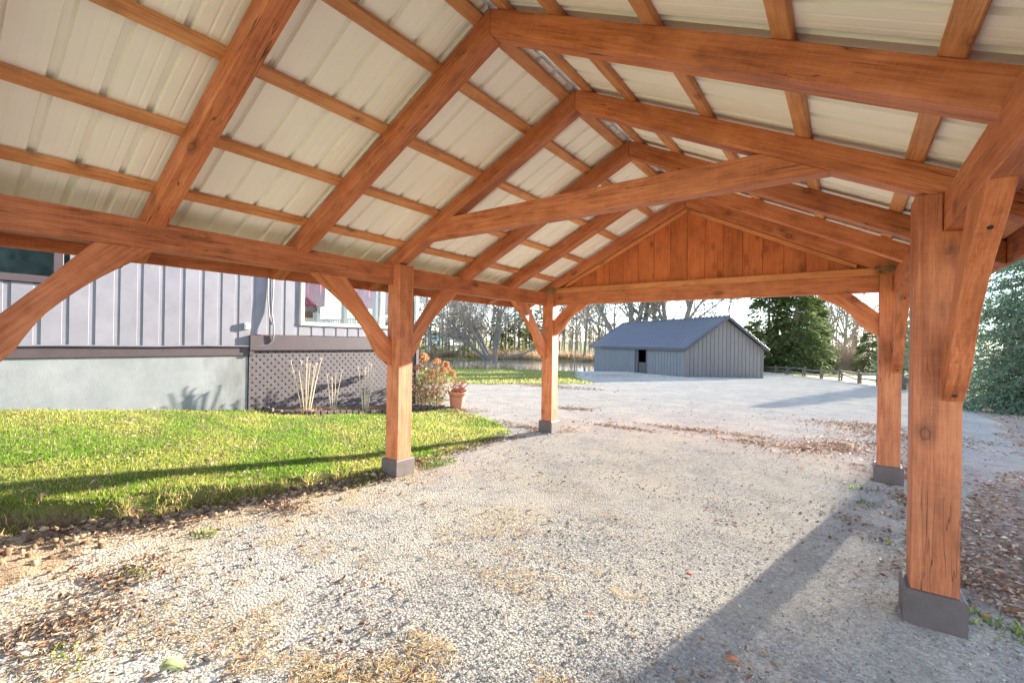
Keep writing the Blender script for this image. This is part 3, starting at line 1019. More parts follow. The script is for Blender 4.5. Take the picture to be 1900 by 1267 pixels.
# ribbed roof slopes, eave and barge boards
def shed_slope(s_):
    oh = 0.28
    run = SWD / 2 + oh
    k = (SR - S1) / (SWD / 2)
    v, f, rows = [], [], []
    p = -0.4
    while p < SLN + 0.4:
        for t, h in ((0, 0.06), (0.05, 0.06), (0.10, 0.0), (0.35, 0.0), (0.40, 0.06)):
            rows.append((p + t, h))
        p += 0.45
    for q, h in rows:
        for d in (0, run):
            uu = SWD / 2 + s_ * d
            v.append(sp3(uu, q, SR + 0.10 - k * d + h))
    n = len(rows)
    for i in range(n - 1):
        f.append((2 * i, 2 * i + 1, 2 * i + 3, 2 * i + 2) if s_ > 0 else (2 * i, 2 * i + 2, 2 * i + 3, 2 * i + 1))
    o = mesh_obj('roof', v, f, SHED_ROOF, shed)
    so = o.modifiers.new('thickness', 'SOLIDIFY')
    so.thickness = 0.01
    for vv in (-0.42, SLN + 0.42):
        a, b = sp3(SWD / 2, vv, SR + 0.02), sp3(SWD / 2 + s_ * run, vv, SR + 0.02 - k * run)
        timber('barge_board', a, b, 0.05, 0.19, SHED_TRIM, shed, up=(0, 0, 1))
    a, b = sp3(SWD / 2 + s_ * (run - 0.02), -0.38, SR + 0.01 - k * run), sp3(SWD / 2 + s_ * (run - 0.02), SLN + 0.38, SR + 0.01 - k * run)
    timber('eave_board', a, b, 0.04, 0.15, SHED_TRIM, shed)
shed_slope(1)
shed_slope(-1)
timber('ridge_roll', sp3(SWD / 2, -0.43, SR + 0.145), sp3(SWD / 2, SLN + 0.43, SR + 0.145), 0.22, 0.05, SHED_ROOF, shed)

# ------------------------------------------------------------------ split rail fence
FWOOD = wood_mat('grey_fence_rail', (0.04, 0.033, 0.028), (0.10, 0.085, 0.072), (0.17, 0.15, 0.125), knots=False)
fence = thing('split_rail_fence', 'weathered grey split rail fence between the drive and the meadow', 'fence', (5.0, 36.2, H(5.0, 36.2)))
fr_ = random.Random(3)
for i, (x, y) in enumerate(FENCE):
    z = H(x, y)
    for d in (-0.16, 0.16):
        ln = Vector((fr_.uniform(-0.06, 0.06), fr_.uniform(-0.06, 0.06), 0))
        a = Vector((x + 0.45 * d, y + d, z - 0.2))
        timber('post', a, a + Vector((0, 0, 1.02 + fr_.uniform(-0.1, 0.12))) + ln, 0.11, 0.11, FWOOD, fence, up=(1, 0.3, 0), bevel=0.015)
    if i + 1 < len(FENCE):
        x2, y2 = FENCE[i + 1]
        z2 = H(x2, y2)
        for j, hh_ in enumerate((0.28, 0.66)):
            dz = fr_.uniform(-0.09, 0.09)
            if i == 5 and j == 0:
                dz = 0.32
            dv = Vector((x2 - x, y2 - y, 0)).normalized() * 0.28
            timber('rail', Vector((x, y, z + hh_ + dz)) - dv, Vector((x2, y2, z2 + hh_ + fr_.uniform(-0.06, 0.06) + (-0.15 if dz > 0.3 else 0))) + dv, 0.075, 0.105, FWOOD, fence, bevel=0.015)

# ------------------------------------------------------------------ bare trees
BARK = soil_mat('grey_bark', [(0.3, (0.11, 0.097, 0.085)), (0.5, (0.20, 0.18, 0.16)), (0.7, (0.30, 0.275, 0.245))], 3.0, 0.6, 25)
TWIG = plain_mat('grey_brown_twig', (0.23, 0.19, 0.155), 0.8, 0.2, 1.0, 0.2, 0.0)
BROWN_TWIG = plain_mat('brown_brush_twig', (0.34, 0.25, 0.19), 0.8, 0.2, 1.0, 0.2, 0.0)

def grow_tree(seed, height_, r0, forks=1, fork_angle=22, limb_from=0.25, limbs=11, spread=0.42, levels=4, up=0.35, twig=0.017, lean=(0, 0)):
    rr = random.Random(seed)
    big, small = [], []
    def rnd_perp(d):
        a = Vector((rr.gauss(0, 1), rr.gauss(0, 1), rr.gauss(0, 1)))
        return (a - d * a.dot(d)).normalized()
    def branch(p, d, ln, r, lev, kids):
        n = {0: 9, 1: 7, 2: 5, 3: 4}.get(lev, 3)
        step = ln / n
        for i in range(n):
            bend = 0.10 if lev == 0 else 0.20
            d = (d + rnd_perp(d) * bend * rr.random() + Vector((0, 0, up * 0.12 * (lev > 0)))).normalized()
            q = p + d * step
            ra, rb = r * (1 - 0.80 * i / n), r * (1 - 0.80 * (i + 1) / n)
            (big if lev < 2 else small).append((*p, *q, max(ra, twig), max(rb, twig * 0.8)))
            p = q
            t = (i + 1) / n
            if lev < levels and t > (limb_from if lev == 0 else 0.22):
                for _ in range(kids):
                    if rr.random() < 0.85:
                        ang_ = R(rr.uniform(28, 62))
                        c = (d * math.cos(ang_) + rnd_perp(d) * math.sin(ang_)).normalized()
                        branch(p, c, ln * (spread + 0.16 * rr.random()) * (1.15 - 0.5 * t if lev == 0 else 1 - 0.35 * t), max(rb * rr.uniform(0.45, 0.7), twig), lev + 1, 2 if lev == 0 else (2 if lev < 3 else 1))
    for k in range(forks):
        az = 2 * math.pi * k / max(forks, 1) + rr.uniform(-0.5, 0.5)
        ta = R(fork_angle) * (0 if forks == 1 else rr.uniform(0.55, 1.25))
        d = Vector((math.cos(az) * math.sin(ta) + lean[0], math.sin(az) * math.sin(ta) + lean[1], math.cos(ta))).normalized()
        branch(Vector((0.25 * math.cos(az) * (forks > 1), 0.25 * math.sin(az) * (forks > 1), -0.3)), d, height_ * rr.uniform(0.85, 1.05), r0, 0, limbs)
    return big, small

def tree_proto(name, label, cat, segs, bark=BARK, twigs=TWIG, group=None):
    big, small = segs
    t = thing(name, label, cat, group=group)
    V, F = tubes(big, 6)
    me = quick_mesh('trunk', V, F, bark)
    me.polygons.foreach_set('use_smooth', [True] * len(me.polygons))
    put(link(bpy.data.objects.new('trunk', me)), t)
    if small:
        V, F = tubes(small, 3)
        put(link(bpy.data.objects.new('crown', quick_mesh('crown', V, F, twigs))), t)
    return t

def move(o, M):
    WM[o] = M
    o.matrix_basis = M

def spot(x, y, sc=1.0, rot=0.0, dz=0.0):
    return Matrix.Translation((x, y, H(x, y) + dz)) @ Matrix.Rotation(rot, 4, 'Z') @ Matrix.Scale(sc, 4)

GB = 'bare trees standing beyond the pond and shed'
LB = 'bare grey deciduous tree in the leafless belt beyond the pond and the shed'
protos = [tree_proto('bare_tree', LB, 'tree', grow_tree(20 + i, h, r, limbs=k, levels=3), group=GB) for i, (h, r, k) in enumerate(((13, 0.20, 2), (15, 0.24, 2), (11, 0.15, 2), (14, 0.17, 2)))]
BELT = [(-63.3, 57.4, 3, 0.93, 5.37), (-53.5, 50.9, 3, 1.0, 4.98), (-49.7, 48.6, 0, 0.97, 5.59), (-64.4, 66.0, 3, 1.14, 4.11), (-62.8, 66.2, 0, 1.08, 0.4), (-44.0, 49.8, 0, 0.8, 2.05), (-58.9, 67.7, 1, 1.01, 3.14), (-59.1, 71.4, 2, 0.91, 3.46), (-65.1, 81.0, 2, 0.88, 1.44), (-46.6, 61.0, 0, 0.91, 5.32), (-46.9, 65.9, 0, 0.84, 5.82), (-37.9, 55.1, 3, 0.92, 3.56), (-39.9, 61.2, 2, 0.78, 2.09), (-56.2, 89.1, 0, 0.8, 4.44), (-33.4, 56.2, 3, 0.82, 3.51), (-42.0, 72.6, 1, 0.92, 2.41), (-38.7, 72.3, 0, 0.86, 6.1), (-46.3, 88.0, 0, 0.83, 2.48), (-45.3, 91.4, 0, 0.77, 0.92), (-36.4, 76.4, 2, 1.08, 2.43), (-27.9, 63.5, 1, 0.76, 2.32), (-36.6, 85.6, 3, 1.08, 0.85), (-26.4, 56.4, 1, 0.89, 1.43), (-26.8, 62.2, 1, 0.85, 3.95), (-24.4, 62.4, 3, 1.06, 3.79), (-14.0, 66.4, 0, 0.83, 3.22), (-11.6, 63.6, 3, 0.88, 5.17), (-12.0, 72.6, 2, 0.96, 5.84), (-12.2, 82.8, 1, 0.87, 3.51), (-2.1, 109.4, 2, 1.0, 1.0), (2.0, 130.9, 1, 1.0, 2.0), (6.0, 152.4, 3, 1.1, 0.3), (6.9, 119.6, 0, 0.9, 2.2), (9.6, 111.7, 2, 0.9, 4.0), (-67.0, 61.9, 0, 0.84, 4.87), (-58.2, 55.8, 1, 0.59, 2.95), (-55.4, 57.7, 1, 0.55, 1.36), (-53.5, 60.3, 3, 0.61, 5.01), (-49.3, 58.6, 1, 0.6, 6.11), (-44.8, 57.4, 1, 0.86, 1.82), (-58.8, 79.2, 1, 0.61, 6.08), (-43.7, 64.6, 3, 0.65, 2.27), (-42.2, 64.7, 0, 0.67, 5.13), (-45.6, 76.2, 2, 0.57, 2.23), (-39.3, 71.4, 1, 0.72, 4.43), (-34.3, 66.8, 0, 0.88, 2.25), (-38.1, 75.6, 3, 0.68, 3.63), (-32.7, 66.3, 1, 0.77, 5.99), (-32.5, 70.2, 3, 0.67, 2.23), (-34.8, 82.1, 0, 0.76, 4.9)]
ORD = ['first', 'second', 'third', 'fourth', 'fifth', 'sixth', 'seventh', 'eighth', 'ninth', 'tenth', 'eleventh', 'twelfth', 'thirteenth', 'fourteenth', 'fifteenth', 'sixteenth', 'seventeenth', 'eighteenth', 'nineteenth', 'twentieth', 'twenty-first', 'twenty-second', 'twenty-third', 'twenty-fourth', 'twenty-fifth', 'twenty-sixth', 'twenty-seventh', 'twenty-eighth', 'twenty-ninth', 'thirtieth', 'thirty-first', 'thirty-second', 'thirty-third', 'thirty-fourth', 'thirty-fifth', 'thirty-sixth', 'thirty-seventh', 'thirty-eighth', 'thirty-ninth', 'fortieth']
GB2 = 'bare trees behind the shed'
bearing = lambda b: math.atan2(b[0] - 4.22, b[1] + 3.55)
left_part = sorted([b for b in BELT if math.degrees(bearing(b)) < -26.5], key=bearing)
mid_part = sorted([b for b in BELT if -26.5 <= math.degrees(bearing(b)) < -9], key=bearing)
right_part = sorted([b for b in BELT if math.degrees(bearing(b)) >= -9], key=bearing)
tree_label = {}
for i, b in enumerate(left_part):
    tree_label[b] = 'bare tree across the pond, %s from the house corner' % ORD[i]
for i, b in enumerate(mid_part):
    tree_label[b] = 'bare grey tree behind the shed, %s from its left end' % ORD[i]
for i, b in enumerate(right_part):
    tree_label[b] = 'far bare tree beyond the meadow, %s from the dark spruces' % ORD[i]
first = set()
for b_ in BELT:
    x, y, k, sc, rot = b_
    if k not in first:
        first.add(k)
        move(protos[k], spot(x, y, sc, rot))
        protos[k]['label'] = tree_label[b_]
    else:
        copy_tree(protos[k], spot(x, y, sc, rot), tree_label[b_])

wil = tree_proto('willow_tree', 'leaning many-stemmed bare willow on the far bank of the pond', 'tree', grow_tree(5, 11, 0.30, forks=6, fork_angle=30, limbs=2, levels=3, lean=(-0.45, -0.30), twig=0.02))
move(wil, spot(-36.4, 47.8, 1.0))
for (x, y), sd, lab in (((-16.2, 48.6), 41, 'bare maple of thick spreading stems behind the left end of the shed roof'), ((-12.8, 50.6), 44, 'bare maple of thick upright stems behind the middle of the shed roof')):
    t = tree_proto('maple_tree', lab, 'tree', grow_tree(sd, 17, 0.42, forks=4, fork_angle=20, limbs=2, levels=3, twig=0.02))
    move(t, spot(x, y))
for (x, y), sd, sc, lab in (((3.8, 90.2), 51, 1.0, 'tall bare tree with round crown beyond the meadow near the right posts'), ((1.1, 98.1), 52, 0.95, 'bare tree behind the sunlit right edge of the dark spruces')):
    t = tree_proto('bare_tree', lab, 'tree', grow_tree(sd, 16, 0.34, limbs=3, levels=3, limb_from=0.2, spread=0.5, twig=0.024))
    move(t, spot(x, y, sc))
fallen = [(-34.5, 47.4, -0.55, -31.5, 48.4, 0.1, 0.17, 0.13), (-31.5, 48.4, 0.1, -28.8, 49.6, 1.5, 0.13, 0.09), (-28.8, 49.6, 1.5, -27.4, 50.3, 2.0, 0.09, 0.05), (-30.6, 48.8, 0.55, -29.2, 48.6, 0.3, 0.06, 0.03)]
V, F = tubes(fallen, 7)
tag(put(link(bpy.data.objects.new('fallen_log', quick_mesh('fallen_log', V, F, BARK)))), 'grey fallen trunk sloping over the far pond bank beside the willow', 'log')

def brush(seed, n, h, rad, twig=0.02):
    rr = random.Random(seed)
    segs = []
    for _ in range(n):
        az, r_ = rr.uniform(0, 6.28), rad * math.sqrt(rr.random())
        p = Vector((r_ * math.cos(az), r_ * math.sin(az), -0.1))
        d = Vector((0.25 * math.cos(az) * rr.random() + rr.gauss(0, 0.12), 0.25 * math.sin(az) * rr.random() + rr.gauss(0, 0.12), 1)).normalized()
        hh = h * rr.uniform(0.55, 1.05) * (1 - 0.35 * (r_ / rad) ** 2)
        for i in range(4):
            q = p + d * hh / 4
            segs.append((*p, *q, twig * (1 - i / 5), twig * (1 - (i + 1) / 5)))
            if i > 0:
                for _ in range(2):
                    e = (d + Vector((rr.gauss(0, 0.4), rr.gauss(0, 0.4), 0.2))).normalized()
                    w_ = q + e * hh * 0.22
                    segs.append((*q, *w_, twig * 0.5, twig * 0.3))
            p = q
            d = (d + Vector((rr.gauss(0, 0.12), rr.gauss(0, 0.12), 0.1))).normalized()
    return segs
for x, y, sd, h, rad, lab in ((2.9, 73.5, 61, 4.2, 2.7, 'dense brown leafless thicket right of the dark spruces'), (4.6, 76.0, 62, 3.0, 1.9, 'lower pale brown thicket at the right foot of the brown one')):
    V, F = tubes(brush(sd, 420, h, rad), 3)
    t = thing('thicket', lab, 'shrub', (x, y, H(x, y)))
    put(link(bpy.data.objects.new('twigs', quick_mesh('twigs', V, F, BROWN_TWIG))), t, WM[t])

sap = tree_proto('sapling', 'thin pale young tree standing by the leafy ground left of the shed', 'tree', grow_tree(71, 3.6, 0.045, limbs=1, levels=2, twig=0.008))
move(sap, spot(-8.8, 20.6))

# ------------------------------------------------------------------ conifers
NEEDLE = leafy_mat('conifer_needles', None, 0.35)
def conifer(seed, h, rad, branches, sprays, c_dark, c_light, size=0.34, openness=0.0, droop=0.35, wid=0.34, power=0.85, z0=0.03):
    g = np.random.default_rng(seed)
    zz = z0 + (1 - z0) * g.random(branches) ** 1.15
    az = g.random(branches) * 2 * np.pi
    ln = rad * (1 - zz) ** power * (0.72 + 0.36 * g.random(branches)) + 0.12
    segs = [(0, 0, -0.2, 0, 0, h * 0.5, h * 0.016, h * 0.010), (0, 0, h * 0.5, 0, 0, h * 0.98, h * 0.010, 0.015)]
    P, D, S = [], [], []
    for b in range(branches):
        a, l, z = az[b], ln[b], zz[b] * h
        out = np.array([np.cos(a), np.sin(a), 0])
        side = np.array([-np.sin(a), np.cos(a), 0])
        rise = 0.15 + 0.5 * zz[b]
        t = np.sqrt(g.random(sprays)) * (1 - openness) + openness
        lat = (g.random(sprays) - 0.5) * 0.75 * l * (1.05 - t)
        p = out * (t * l)[:, None] + side * lat[:, None]
        p[:, 2] = z + t * l * rise - droop * l * t ** 2 * 1.5 + g.normal(0, 0.03, sprays) * l
        d = out + side * (np.sign(lat) * 0.55 + g.normal(0, 0.25, sprays))[:, None]
        d[:, 2] += -0.18 + g.normal(0, 0.25, sprays)
        P.append(p)
        D.append(d)
        S.append(size * (0.6 + 0.7 * g.random(sprays)))
        e = out * l * 0.9
        segs.append((0, 0, z, e[0], e[1], z + l * 0.9 * rise - droop * l * 1.2, 0.006 + 0.008 * l, 0.004))
    P, D, S = np.concatenate(P), np.concatenate(D), np.concatenate(S)
    D /= np.linalg.norm(D, axis=1, keepdims=True)
    n = len(P)
    up = np.tile([0, 0, 1.0], (n, 1)) + g.normal(0, 0.45, (n, 3))
    A = np.cross(D, up)
    A /= np.linalg.norm(A, axis=1, keepdims=True)
    w = S * wid
    tip = P + D * S[:, None]
    mid = P + D * (S * 0.45)[:, None]
    V = np.stack([P, mid + A * w[:, None] * 0.5, tip, mid - A * w[:, None] * 0.5], 1).reshape(-1, 3)
    V[2::4, 2] -= S * 0.15
    F = np.arange(4 * n).reshape(n, 4)
    mixv = np.clip(g.random(n) * 0.7 + 0.3 * fbm(P[:, 0] * 1.5 + P[:, 2], P[:, 1] * 1.5, 2), 0, 1)[:, None]
    tint = np.array(c_dark) * (1 - mixv) + np.array(c_light) * mixv
    return segs, V, F, np.repeat(tint, 4, axis=0)

def conifer_thing(name, label, args, group=None):
    segs, V, F, tint = args
    t = thing(name, label, 'tree', group=group)
    TV, TF = tubes(segs, 3 if len(segs) > 3000 else 5)
    put(link(bpy.data.objects.new('trunk', quick_mesh('trunk', TV, TF, BARK))), t)
    put(link(bpy.data.objects.new('crown', quick_mesh('crown', V, F, NEEDLE, tint=tint))), t)
    return t

DKG, LTG = (0.045, 0.072, 0.026), (0.17, 0.21, 0.065)
spr = conifer_thing('spruce_tree', 'broad dark spruce behind the right end of the shed', conifer(81, 15, 4.6, 420, 34, DKG, LTG, 0.55, z0=0.0))
move(spr, spot(-3.4, 60.3))
for x, y, sc, rot, lab in ((-0.6, 60.2, 0.95, 2.0, 'spruce with sunlit yellow green right side beside the thicket'), (0.6, 66.7, 0.8, 1.0, 'lower spruce between the tall dark spruce and the brown thicket')):
    copy_tree(spr, spot(x, y, sc, rot), lab)
pin = conifer_thing('pine_tree', 'yellow green young pine standing across the pond', conifer(82, 10, 2.2, 150, 26, (0.07, 0.085, 0.025), (0.20, 0.20, 0.065), 0.42, 0.15), 'young pines across the pond')
PL = ['yellow green pine just right of the leaning willow', 'smaller yellow green pine behind the one right of the willow', 'tall yellow green pine midway between willow and left far post', 'small pine close to the left far post', 'young pine left of the willow trunk', 'tall pine second left of the willow', 'short pine third left of the willow', 'pine nearest the house corner across the pond', 'pine farthest back beside the left far post']
for i, (x, y) in enumerate(((-43.8, 58.0), (-45.0, 62.1), (-39.6, 58.5), (-40.4, 62.9), (-53.6, 60.7), (-59.4, 63.9), (-58.9, 59.4), (-65.7, 63.1), (-44.5, 72.3))):
    M = spot(x, y, (0.9, 0.75, 1.05, 0.8, 0.9, 1.1, 0.8, 1.0, 1.0)[i], i * 1.3)
    if i == 0:
        move(pin, M)
        pin['label'] = PL[0]
    else:
        copy_tree(pin, M, PL[i])
sm = conifer_thing('young_spruce', 'small loose green spruce in the meadow right of the thickets', conifer(83, 5.2, 2.2, 130, 26, (0.05, 0.08, 0.03), (0.17, 0.20, 0.07), 0.4))
move(sm, spot(6.6, 69.9))
copy_tree(sm, spot(9.0, 78.7, 1.1, 2.0), 'small green spruce farthest right in the meadow behind the post')

def blue_spruce(seed, h, rad, branches, twigs, power=0.75):
    """Near spruce: drooping boughs carrying side twigs clothed in short needle tufts."""
    g = np.random.default_rng(seed)
    segs = [(0, 0, -0.2, 0, 0, h * 0.6, 0.16, 0.08), (0, 0, h * 0.6, 0, 0, h, 0.08, 0.01)]
    P, D = [], []
    for b in range(branches):
        z = (0.02 + 0.98 * g.random() ** 1.35)
        a = g.random() * 2 * np.pi
        l = rad * (1 - z) ** power * (0.75 + 0.3 * g.random()) + 0.15
        out = np.array([np.cos(a), np.sin(a), 0])
        side = np.array([-np.sin(a), np.cos(a), 0])
        rise = 0.12 + 0.45 * z + g.normal(0, 0.10)
        sw_ = g.normal(0, 0.15)
        dr_ = 0.45 + g.normal(0, 0.10)
        def at_(t):
            return out * (t * l) + side * (sw_ * l * t * t) + np.array([0, 0, z * h + l * (t * rise - dr_ * t * t)])
        prev = at_(0.0)
        for t in (0.33, 0.66, 1.0):
            q = at_(t)
            segs.append((*prev, *q, 0.022 * (1.15 - t), 0.022 * (1.0 - t) + 0.003))
            prev = q
        for k in range(twigs):
            t = 0.25 + 0.75 * (k + g.random()) / twigs
            sd = 1 if k % 2 else -1
            p = at_(t)
            d = out * 0.6 + side * sd * (0.85 - 0.5 * t) * g.random() * 1.6 + np.array([0, 0, -0.25 + g.normal(0, 0.42)])
            d /= np.linalg.norm(d)
            tl = (0.16 + 0.42 * l * 0.35 * (1.15 - t)) * (0.8 + 0.4 * g.random())
            e = p + d * tl
            segs.append((*p, *e, 0.005, 0.002))
            m = max(5, int(tl / 0.032))
            u = (np.arange(m) + g.random(m)) / m
            P.append(p[None] + d[None] * (u * tl)[:, None])
            D.append(np.tile(d, (m, 1)) * 0.75 + g.normal(0, 0.62, (m, 3)))
    P, D = np.concatenate(P), np.concatenate(D)
    D /= np.linalg.norm(D, axis=1, keepdims=True)
    n = len(P)
    A = np.cross(D, g.normal(0, 1, (n, 3)))
    A /= np.linalg.norm(A, axis=1, keepdims=True)
    S = 0.065 + 0.05 * g.random(n)
    w = 0.011 + 0.008 * g.random(n)
    V = np.stack([P - A * w[:, None], P + A * w[:, None], P + D * S[:, None]], 1).reshape(-1, 3)
    F = np.arange(3 * n).reshape(n, 3)
    m = g.random(n)[:, None]
    tint = np.array((0.055, 0.115, 0.06)) * (1 - m) + np.array((0.19, 0.30, 0.19)) * m
    return segs, V, F, np.repeat(tint, 3, axis=0)
t = conifer_thing('blue_spruce', 'bluish green spruce with boughs to the ground at the right edge of the picture', blue_spruce(91, 10.0, 3.4, 1050, 20))
move(t, spot(9.65, 18.0))
t = conifer_thing('blue_spruce', 'slender columnar spruce showing between the two right posts', blue_spruce(92, 6.5, 1.4, 420, 12, 0.6))
move(t, spot(7.0, 33.2))
t = conifer_thing('spruce_tree', 'dark green spruce standing behind the bluish spruce at the right edge', conifer(84, 10.5, 3.0, 300, 28, (0.04, 0.075, 0.04), (0.12, 0.18, 0.09), 0.42, z0=0.0))
move(t, spot(13.2, 25.5))

# ------------------------------------------------------------------ scattered ground cover
CX, CY = 4.2224, -3.5544
def wedge(n, r0, r1, a0, a1, seed):
    """Points spread evenly over the picture: dense near the viewpoint, thinner far away; angles in degrees right of +Y."""
    g = np.random.default_rng(seed)
    r = 1 / (1 / r0 + g.random(n) * (1 / r1 - 1 / r0))
    a = np.radians(a0 + (a1 - a0) * g.random(n))
    return CX + r * np.sin(a), CY + r * np.cos(a), r, g

def scatter(name, base_v, base_f, P, Rm, S, mat, tint):
    """Copies of a small shape: rotation matrices Rm (n,3,3), scales S (n,) or (n,3)."""
    bv = np.asarray(base_v, float)
    n, k = len(P), len(bv)
    S = np.asarray(S)
    S = S[:, None] if S.ndim == 1 else S
    V = np.einsum('nij,nkj->nki', Rm, bv[None] * S[:, None, :]) + P[:, None]
    F = (np.asarray(base_f)[None] + (np.arange(n) * k)[:, None, None]).reshape(-1, len(base_f[0]))
    me = quick_mesh(name, V.reshape(-1, 3), F, mat, tint=np.repeat(tint, k, axis=0))
    return put(link(bpy.data.objects.new(name, me)))

def rots(g, n, tilt):
    a = g.random(n) * 2 * np.pi
    t = np.abs(g.normal(0, tilt, n))
    b = g.random(n) * 2 * np.pi
    ca, sa = np.cos(a), np.sin(a)
    Z = np.zeros((n, 3, 3))
    Z[:, 0, 0], Z[:, 0, 1], Z[:, 1, 0], Z[:, 1, 1], Z[:, 2, 2] = ca, -sa, sa, ca, 1
    ax = np.stack([np.cos(b), np.sin(b), np.zeros(n)], 1)
    K = np.zeros((n, 3, 3))
    K[:, 0, 2], K[:, 1, 2], K[:, 2, 0], K[:, 2, 1] = ax[:, 1], -ax[:, 0], -ax[:, 1], ax[:, 0]
    Rr = np.eye(3)[None] + np.sin(t)[:, None, None] * K + (1 - np.cos(t))[:, None, None] * (K @ K)
    return Rr @ Z

def pick(stops, g, n):
    c = np.array(stops)
    i = g.integers(0, len(c), n)
    return c[i] * (0.75 + 0.5 * g.random((n, 1)))

STONE = NT('gravel_stone')
at_ = STONE.n('Attribute', attribute_name='tint')
STONE.base(at_.outputs['Color'])
STONE.rough(0.9, 0.1, 1.0)
STONE = STONE.m
LEAF = leafy_mat('dry_leaf', None, 0.14)
BLADE = leafy_mat('grass_blade', None, 0.55)

x, y, r, g = wedge(90000, 1.5, 16, -92, 16, 1)
keep = (lawn_depth(x, y) < -0.03) & (x > -3.4) & (x < np.interp(y, [-8, 0, 3.4, 6, 12], [5.2, 5.2, 5.3, 6.6, 7.4])) & (fbm(x * 1.1, y * 1.1, 3) + 0.25 * g.random(len(x)) > 0.50)
x, y, r = x[keep], y[keep], r[keep]
n = len(x)
st = np.minimum(0.0034 * np.exp(g.normal(0, 0.42, n)), 0.013) * (0.8 + 0.10 * r)
ico = [(1, 0, 0.1), (-1, 0.1, 0), (0.1, 1, 0), (0, -1, 0.1), (0.1, 0, 0.8), (0, 0.1, -0.8)]
icf = [(0, 2, 4), (2, 1, 4), (1, 3, 4), (3, 0, 4), (2, 0, 5), (1, 2, 5), (3, 1, 5), (0, 3, 5)]
sc3 = st[:, None] * (0.7 + 0.6 * g.random((n, 3)))
tag(scatter('gravel_stones', ico, icf, np.stack([x, y, height(x, y) + st * 0.25], 1), rots(g, n, 0.5), sc3, STONE, pick([(0.19, 0.18, 0.163), (0.30, 0.284, 0.255), (0.39, 0.367, 0.327), (0.48, 0.452, 0.405), (0.37, 0.315, 0.235)], g, n)), 'loose grey and tan gravel stones over the drive', 'gravel', kind='stuff')

# dry leaves: thick to the right, in drifts across the drive, thin on the lawn
leaf_v = [(-0.5, 0, 0.10), (-0.1, 0.26, 0.13), (0.5, 0, 0.06), (-0.1, -0.26, 0.16), (0.0, 0.0, 0.0), (0.30, 0.17, 0.10), (0.30, -0.17, 0.07)]
leaf_f = [(0, 4, 1), (1, 4, 5), (5, 4, 2), (0, 3, 4), (3, 6, 4), (6, 2, 4)]
LC = [(0.20, 0.125, 0.08), (0.27, 0.185, 0.125), (0.34, 0.255, 0.185), (0.14, 0.085, 0.055), (0.26, 0.135, 0.078), (0.40, 0.32, 0.245)]
DRIFT = [(2.0, 5.75, 1.3, 0.20), (3.76, 5.2, 0.62, 0.42), (0.7, 5.0, 0.8, 0.16), (4.4, 6.1, 0.8, 0.55), (2.9, 5.15, 0.42, 0.16), (4.4, 9.5, 0.9, 0.5), (5.2, 8.2, 1.2, 0.7), (-0.6, 3.75, 0.75, 0.35), (-1.4, 7.0, 0.5, 0.3), (4.9, 4.2, 0.5, 0.5), (-6.0, 13.2, 2.2, 0.7), (-8.5, 16.5, 2.0, 1.0), (4.55, 1.9, 0.35, 0.30), (4.75, 0.9, 0.30, 0.35), (4.9, 2.9, 0.3, 0.3), (-0.42, -2.15, 0.24, 0.20), (-0.62, -2.55, 0.22, 0.16), (-0.10, -1.25, 0.34, 0.16), (0.25, -2.7, 0.35, 0.20), (0.75, -3.05, 0.3, 0.25), (-0.2, 0.5, 0.14, 0.35), (-0.3, 1.9, 0.14, 0.8), (-9.0, 26.5, 4.0, 3.0), (-3.4, 4.3, 0.9, 0.35)]
Ls = []
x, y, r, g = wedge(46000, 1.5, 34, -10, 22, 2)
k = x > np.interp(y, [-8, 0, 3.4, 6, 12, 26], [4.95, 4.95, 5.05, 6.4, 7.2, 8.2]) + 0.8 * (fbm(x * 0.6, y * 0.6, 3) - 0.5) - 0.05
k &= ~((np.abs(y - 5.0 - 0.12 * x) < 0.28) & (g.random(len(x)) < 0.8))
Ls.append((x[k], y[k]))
for cx_, cy_, rx_, ry_ in DRIFT:
    d = math.hypot(cx_ - CX, cy_ - CY)
    m = int(min(1500, 1700 * rx_ * ry_ * 30 / max(d, 2.5) ** 1.3 + 40) * (0.55 if d < 5 else 1.0))
    q = g.normal(0, 0.55, (m, 2))
    lx, ly = cx_ + q[:, 0] * rx_ + 0.2 * q[:, 1] * rx_, cy_ + q[:, 1] * ry_ * 1.4 + 0.35 * (fbm(cx_ + q[:, 0] * rx_ * 1.3, q[:, 0] * 0 + cy_, 3) - 0.5) * max(1.0, ry_)
    kk = fbm(lx * 1.7, ly * 2.5, 3) + 0.3 * g.random(m) > (0.50 if d > 4 else 0.5)
    Ls.append((lx[kk], ly[kk]))
x, y, r, _ = wedge(5200, 1.6, 14, -92, 14, 3)
k = fbm(x * 0.9 + 3, y * 0.9, 3) + 0.25 * g.random(len(x)) > 0.66 + 0.03 * np.clip(x, -4, 3)
Ls.append((x[k], y[k]))
x, y, r, _ = wedge(2600, 3.5, 13, -92, -36, 4)
k = lawn_depth(x, y) > 0
Ls.append((x[k], y[k]))
x = np.concatenate([a for a, b in Ls])
y = np.concatenate([b for a, b in Ls])
ok_ = ~((x > -0.26) & (x < 0.04) & (y > -0.05) & (y < 0.26))
x, y = x[ok_], y[ok_]
n = len(x)
r = np.hypot(x - CX, y - CY)
S = (0.022 + 0.034 * g.random(n)) * (0.85 + 0.045 * np.minimum(r, 16))
z = height(x, y) + 0.004 + 0.012 * g.random(n) + np.where(lawn_depth(x, y) > 0, 0.015, 0)
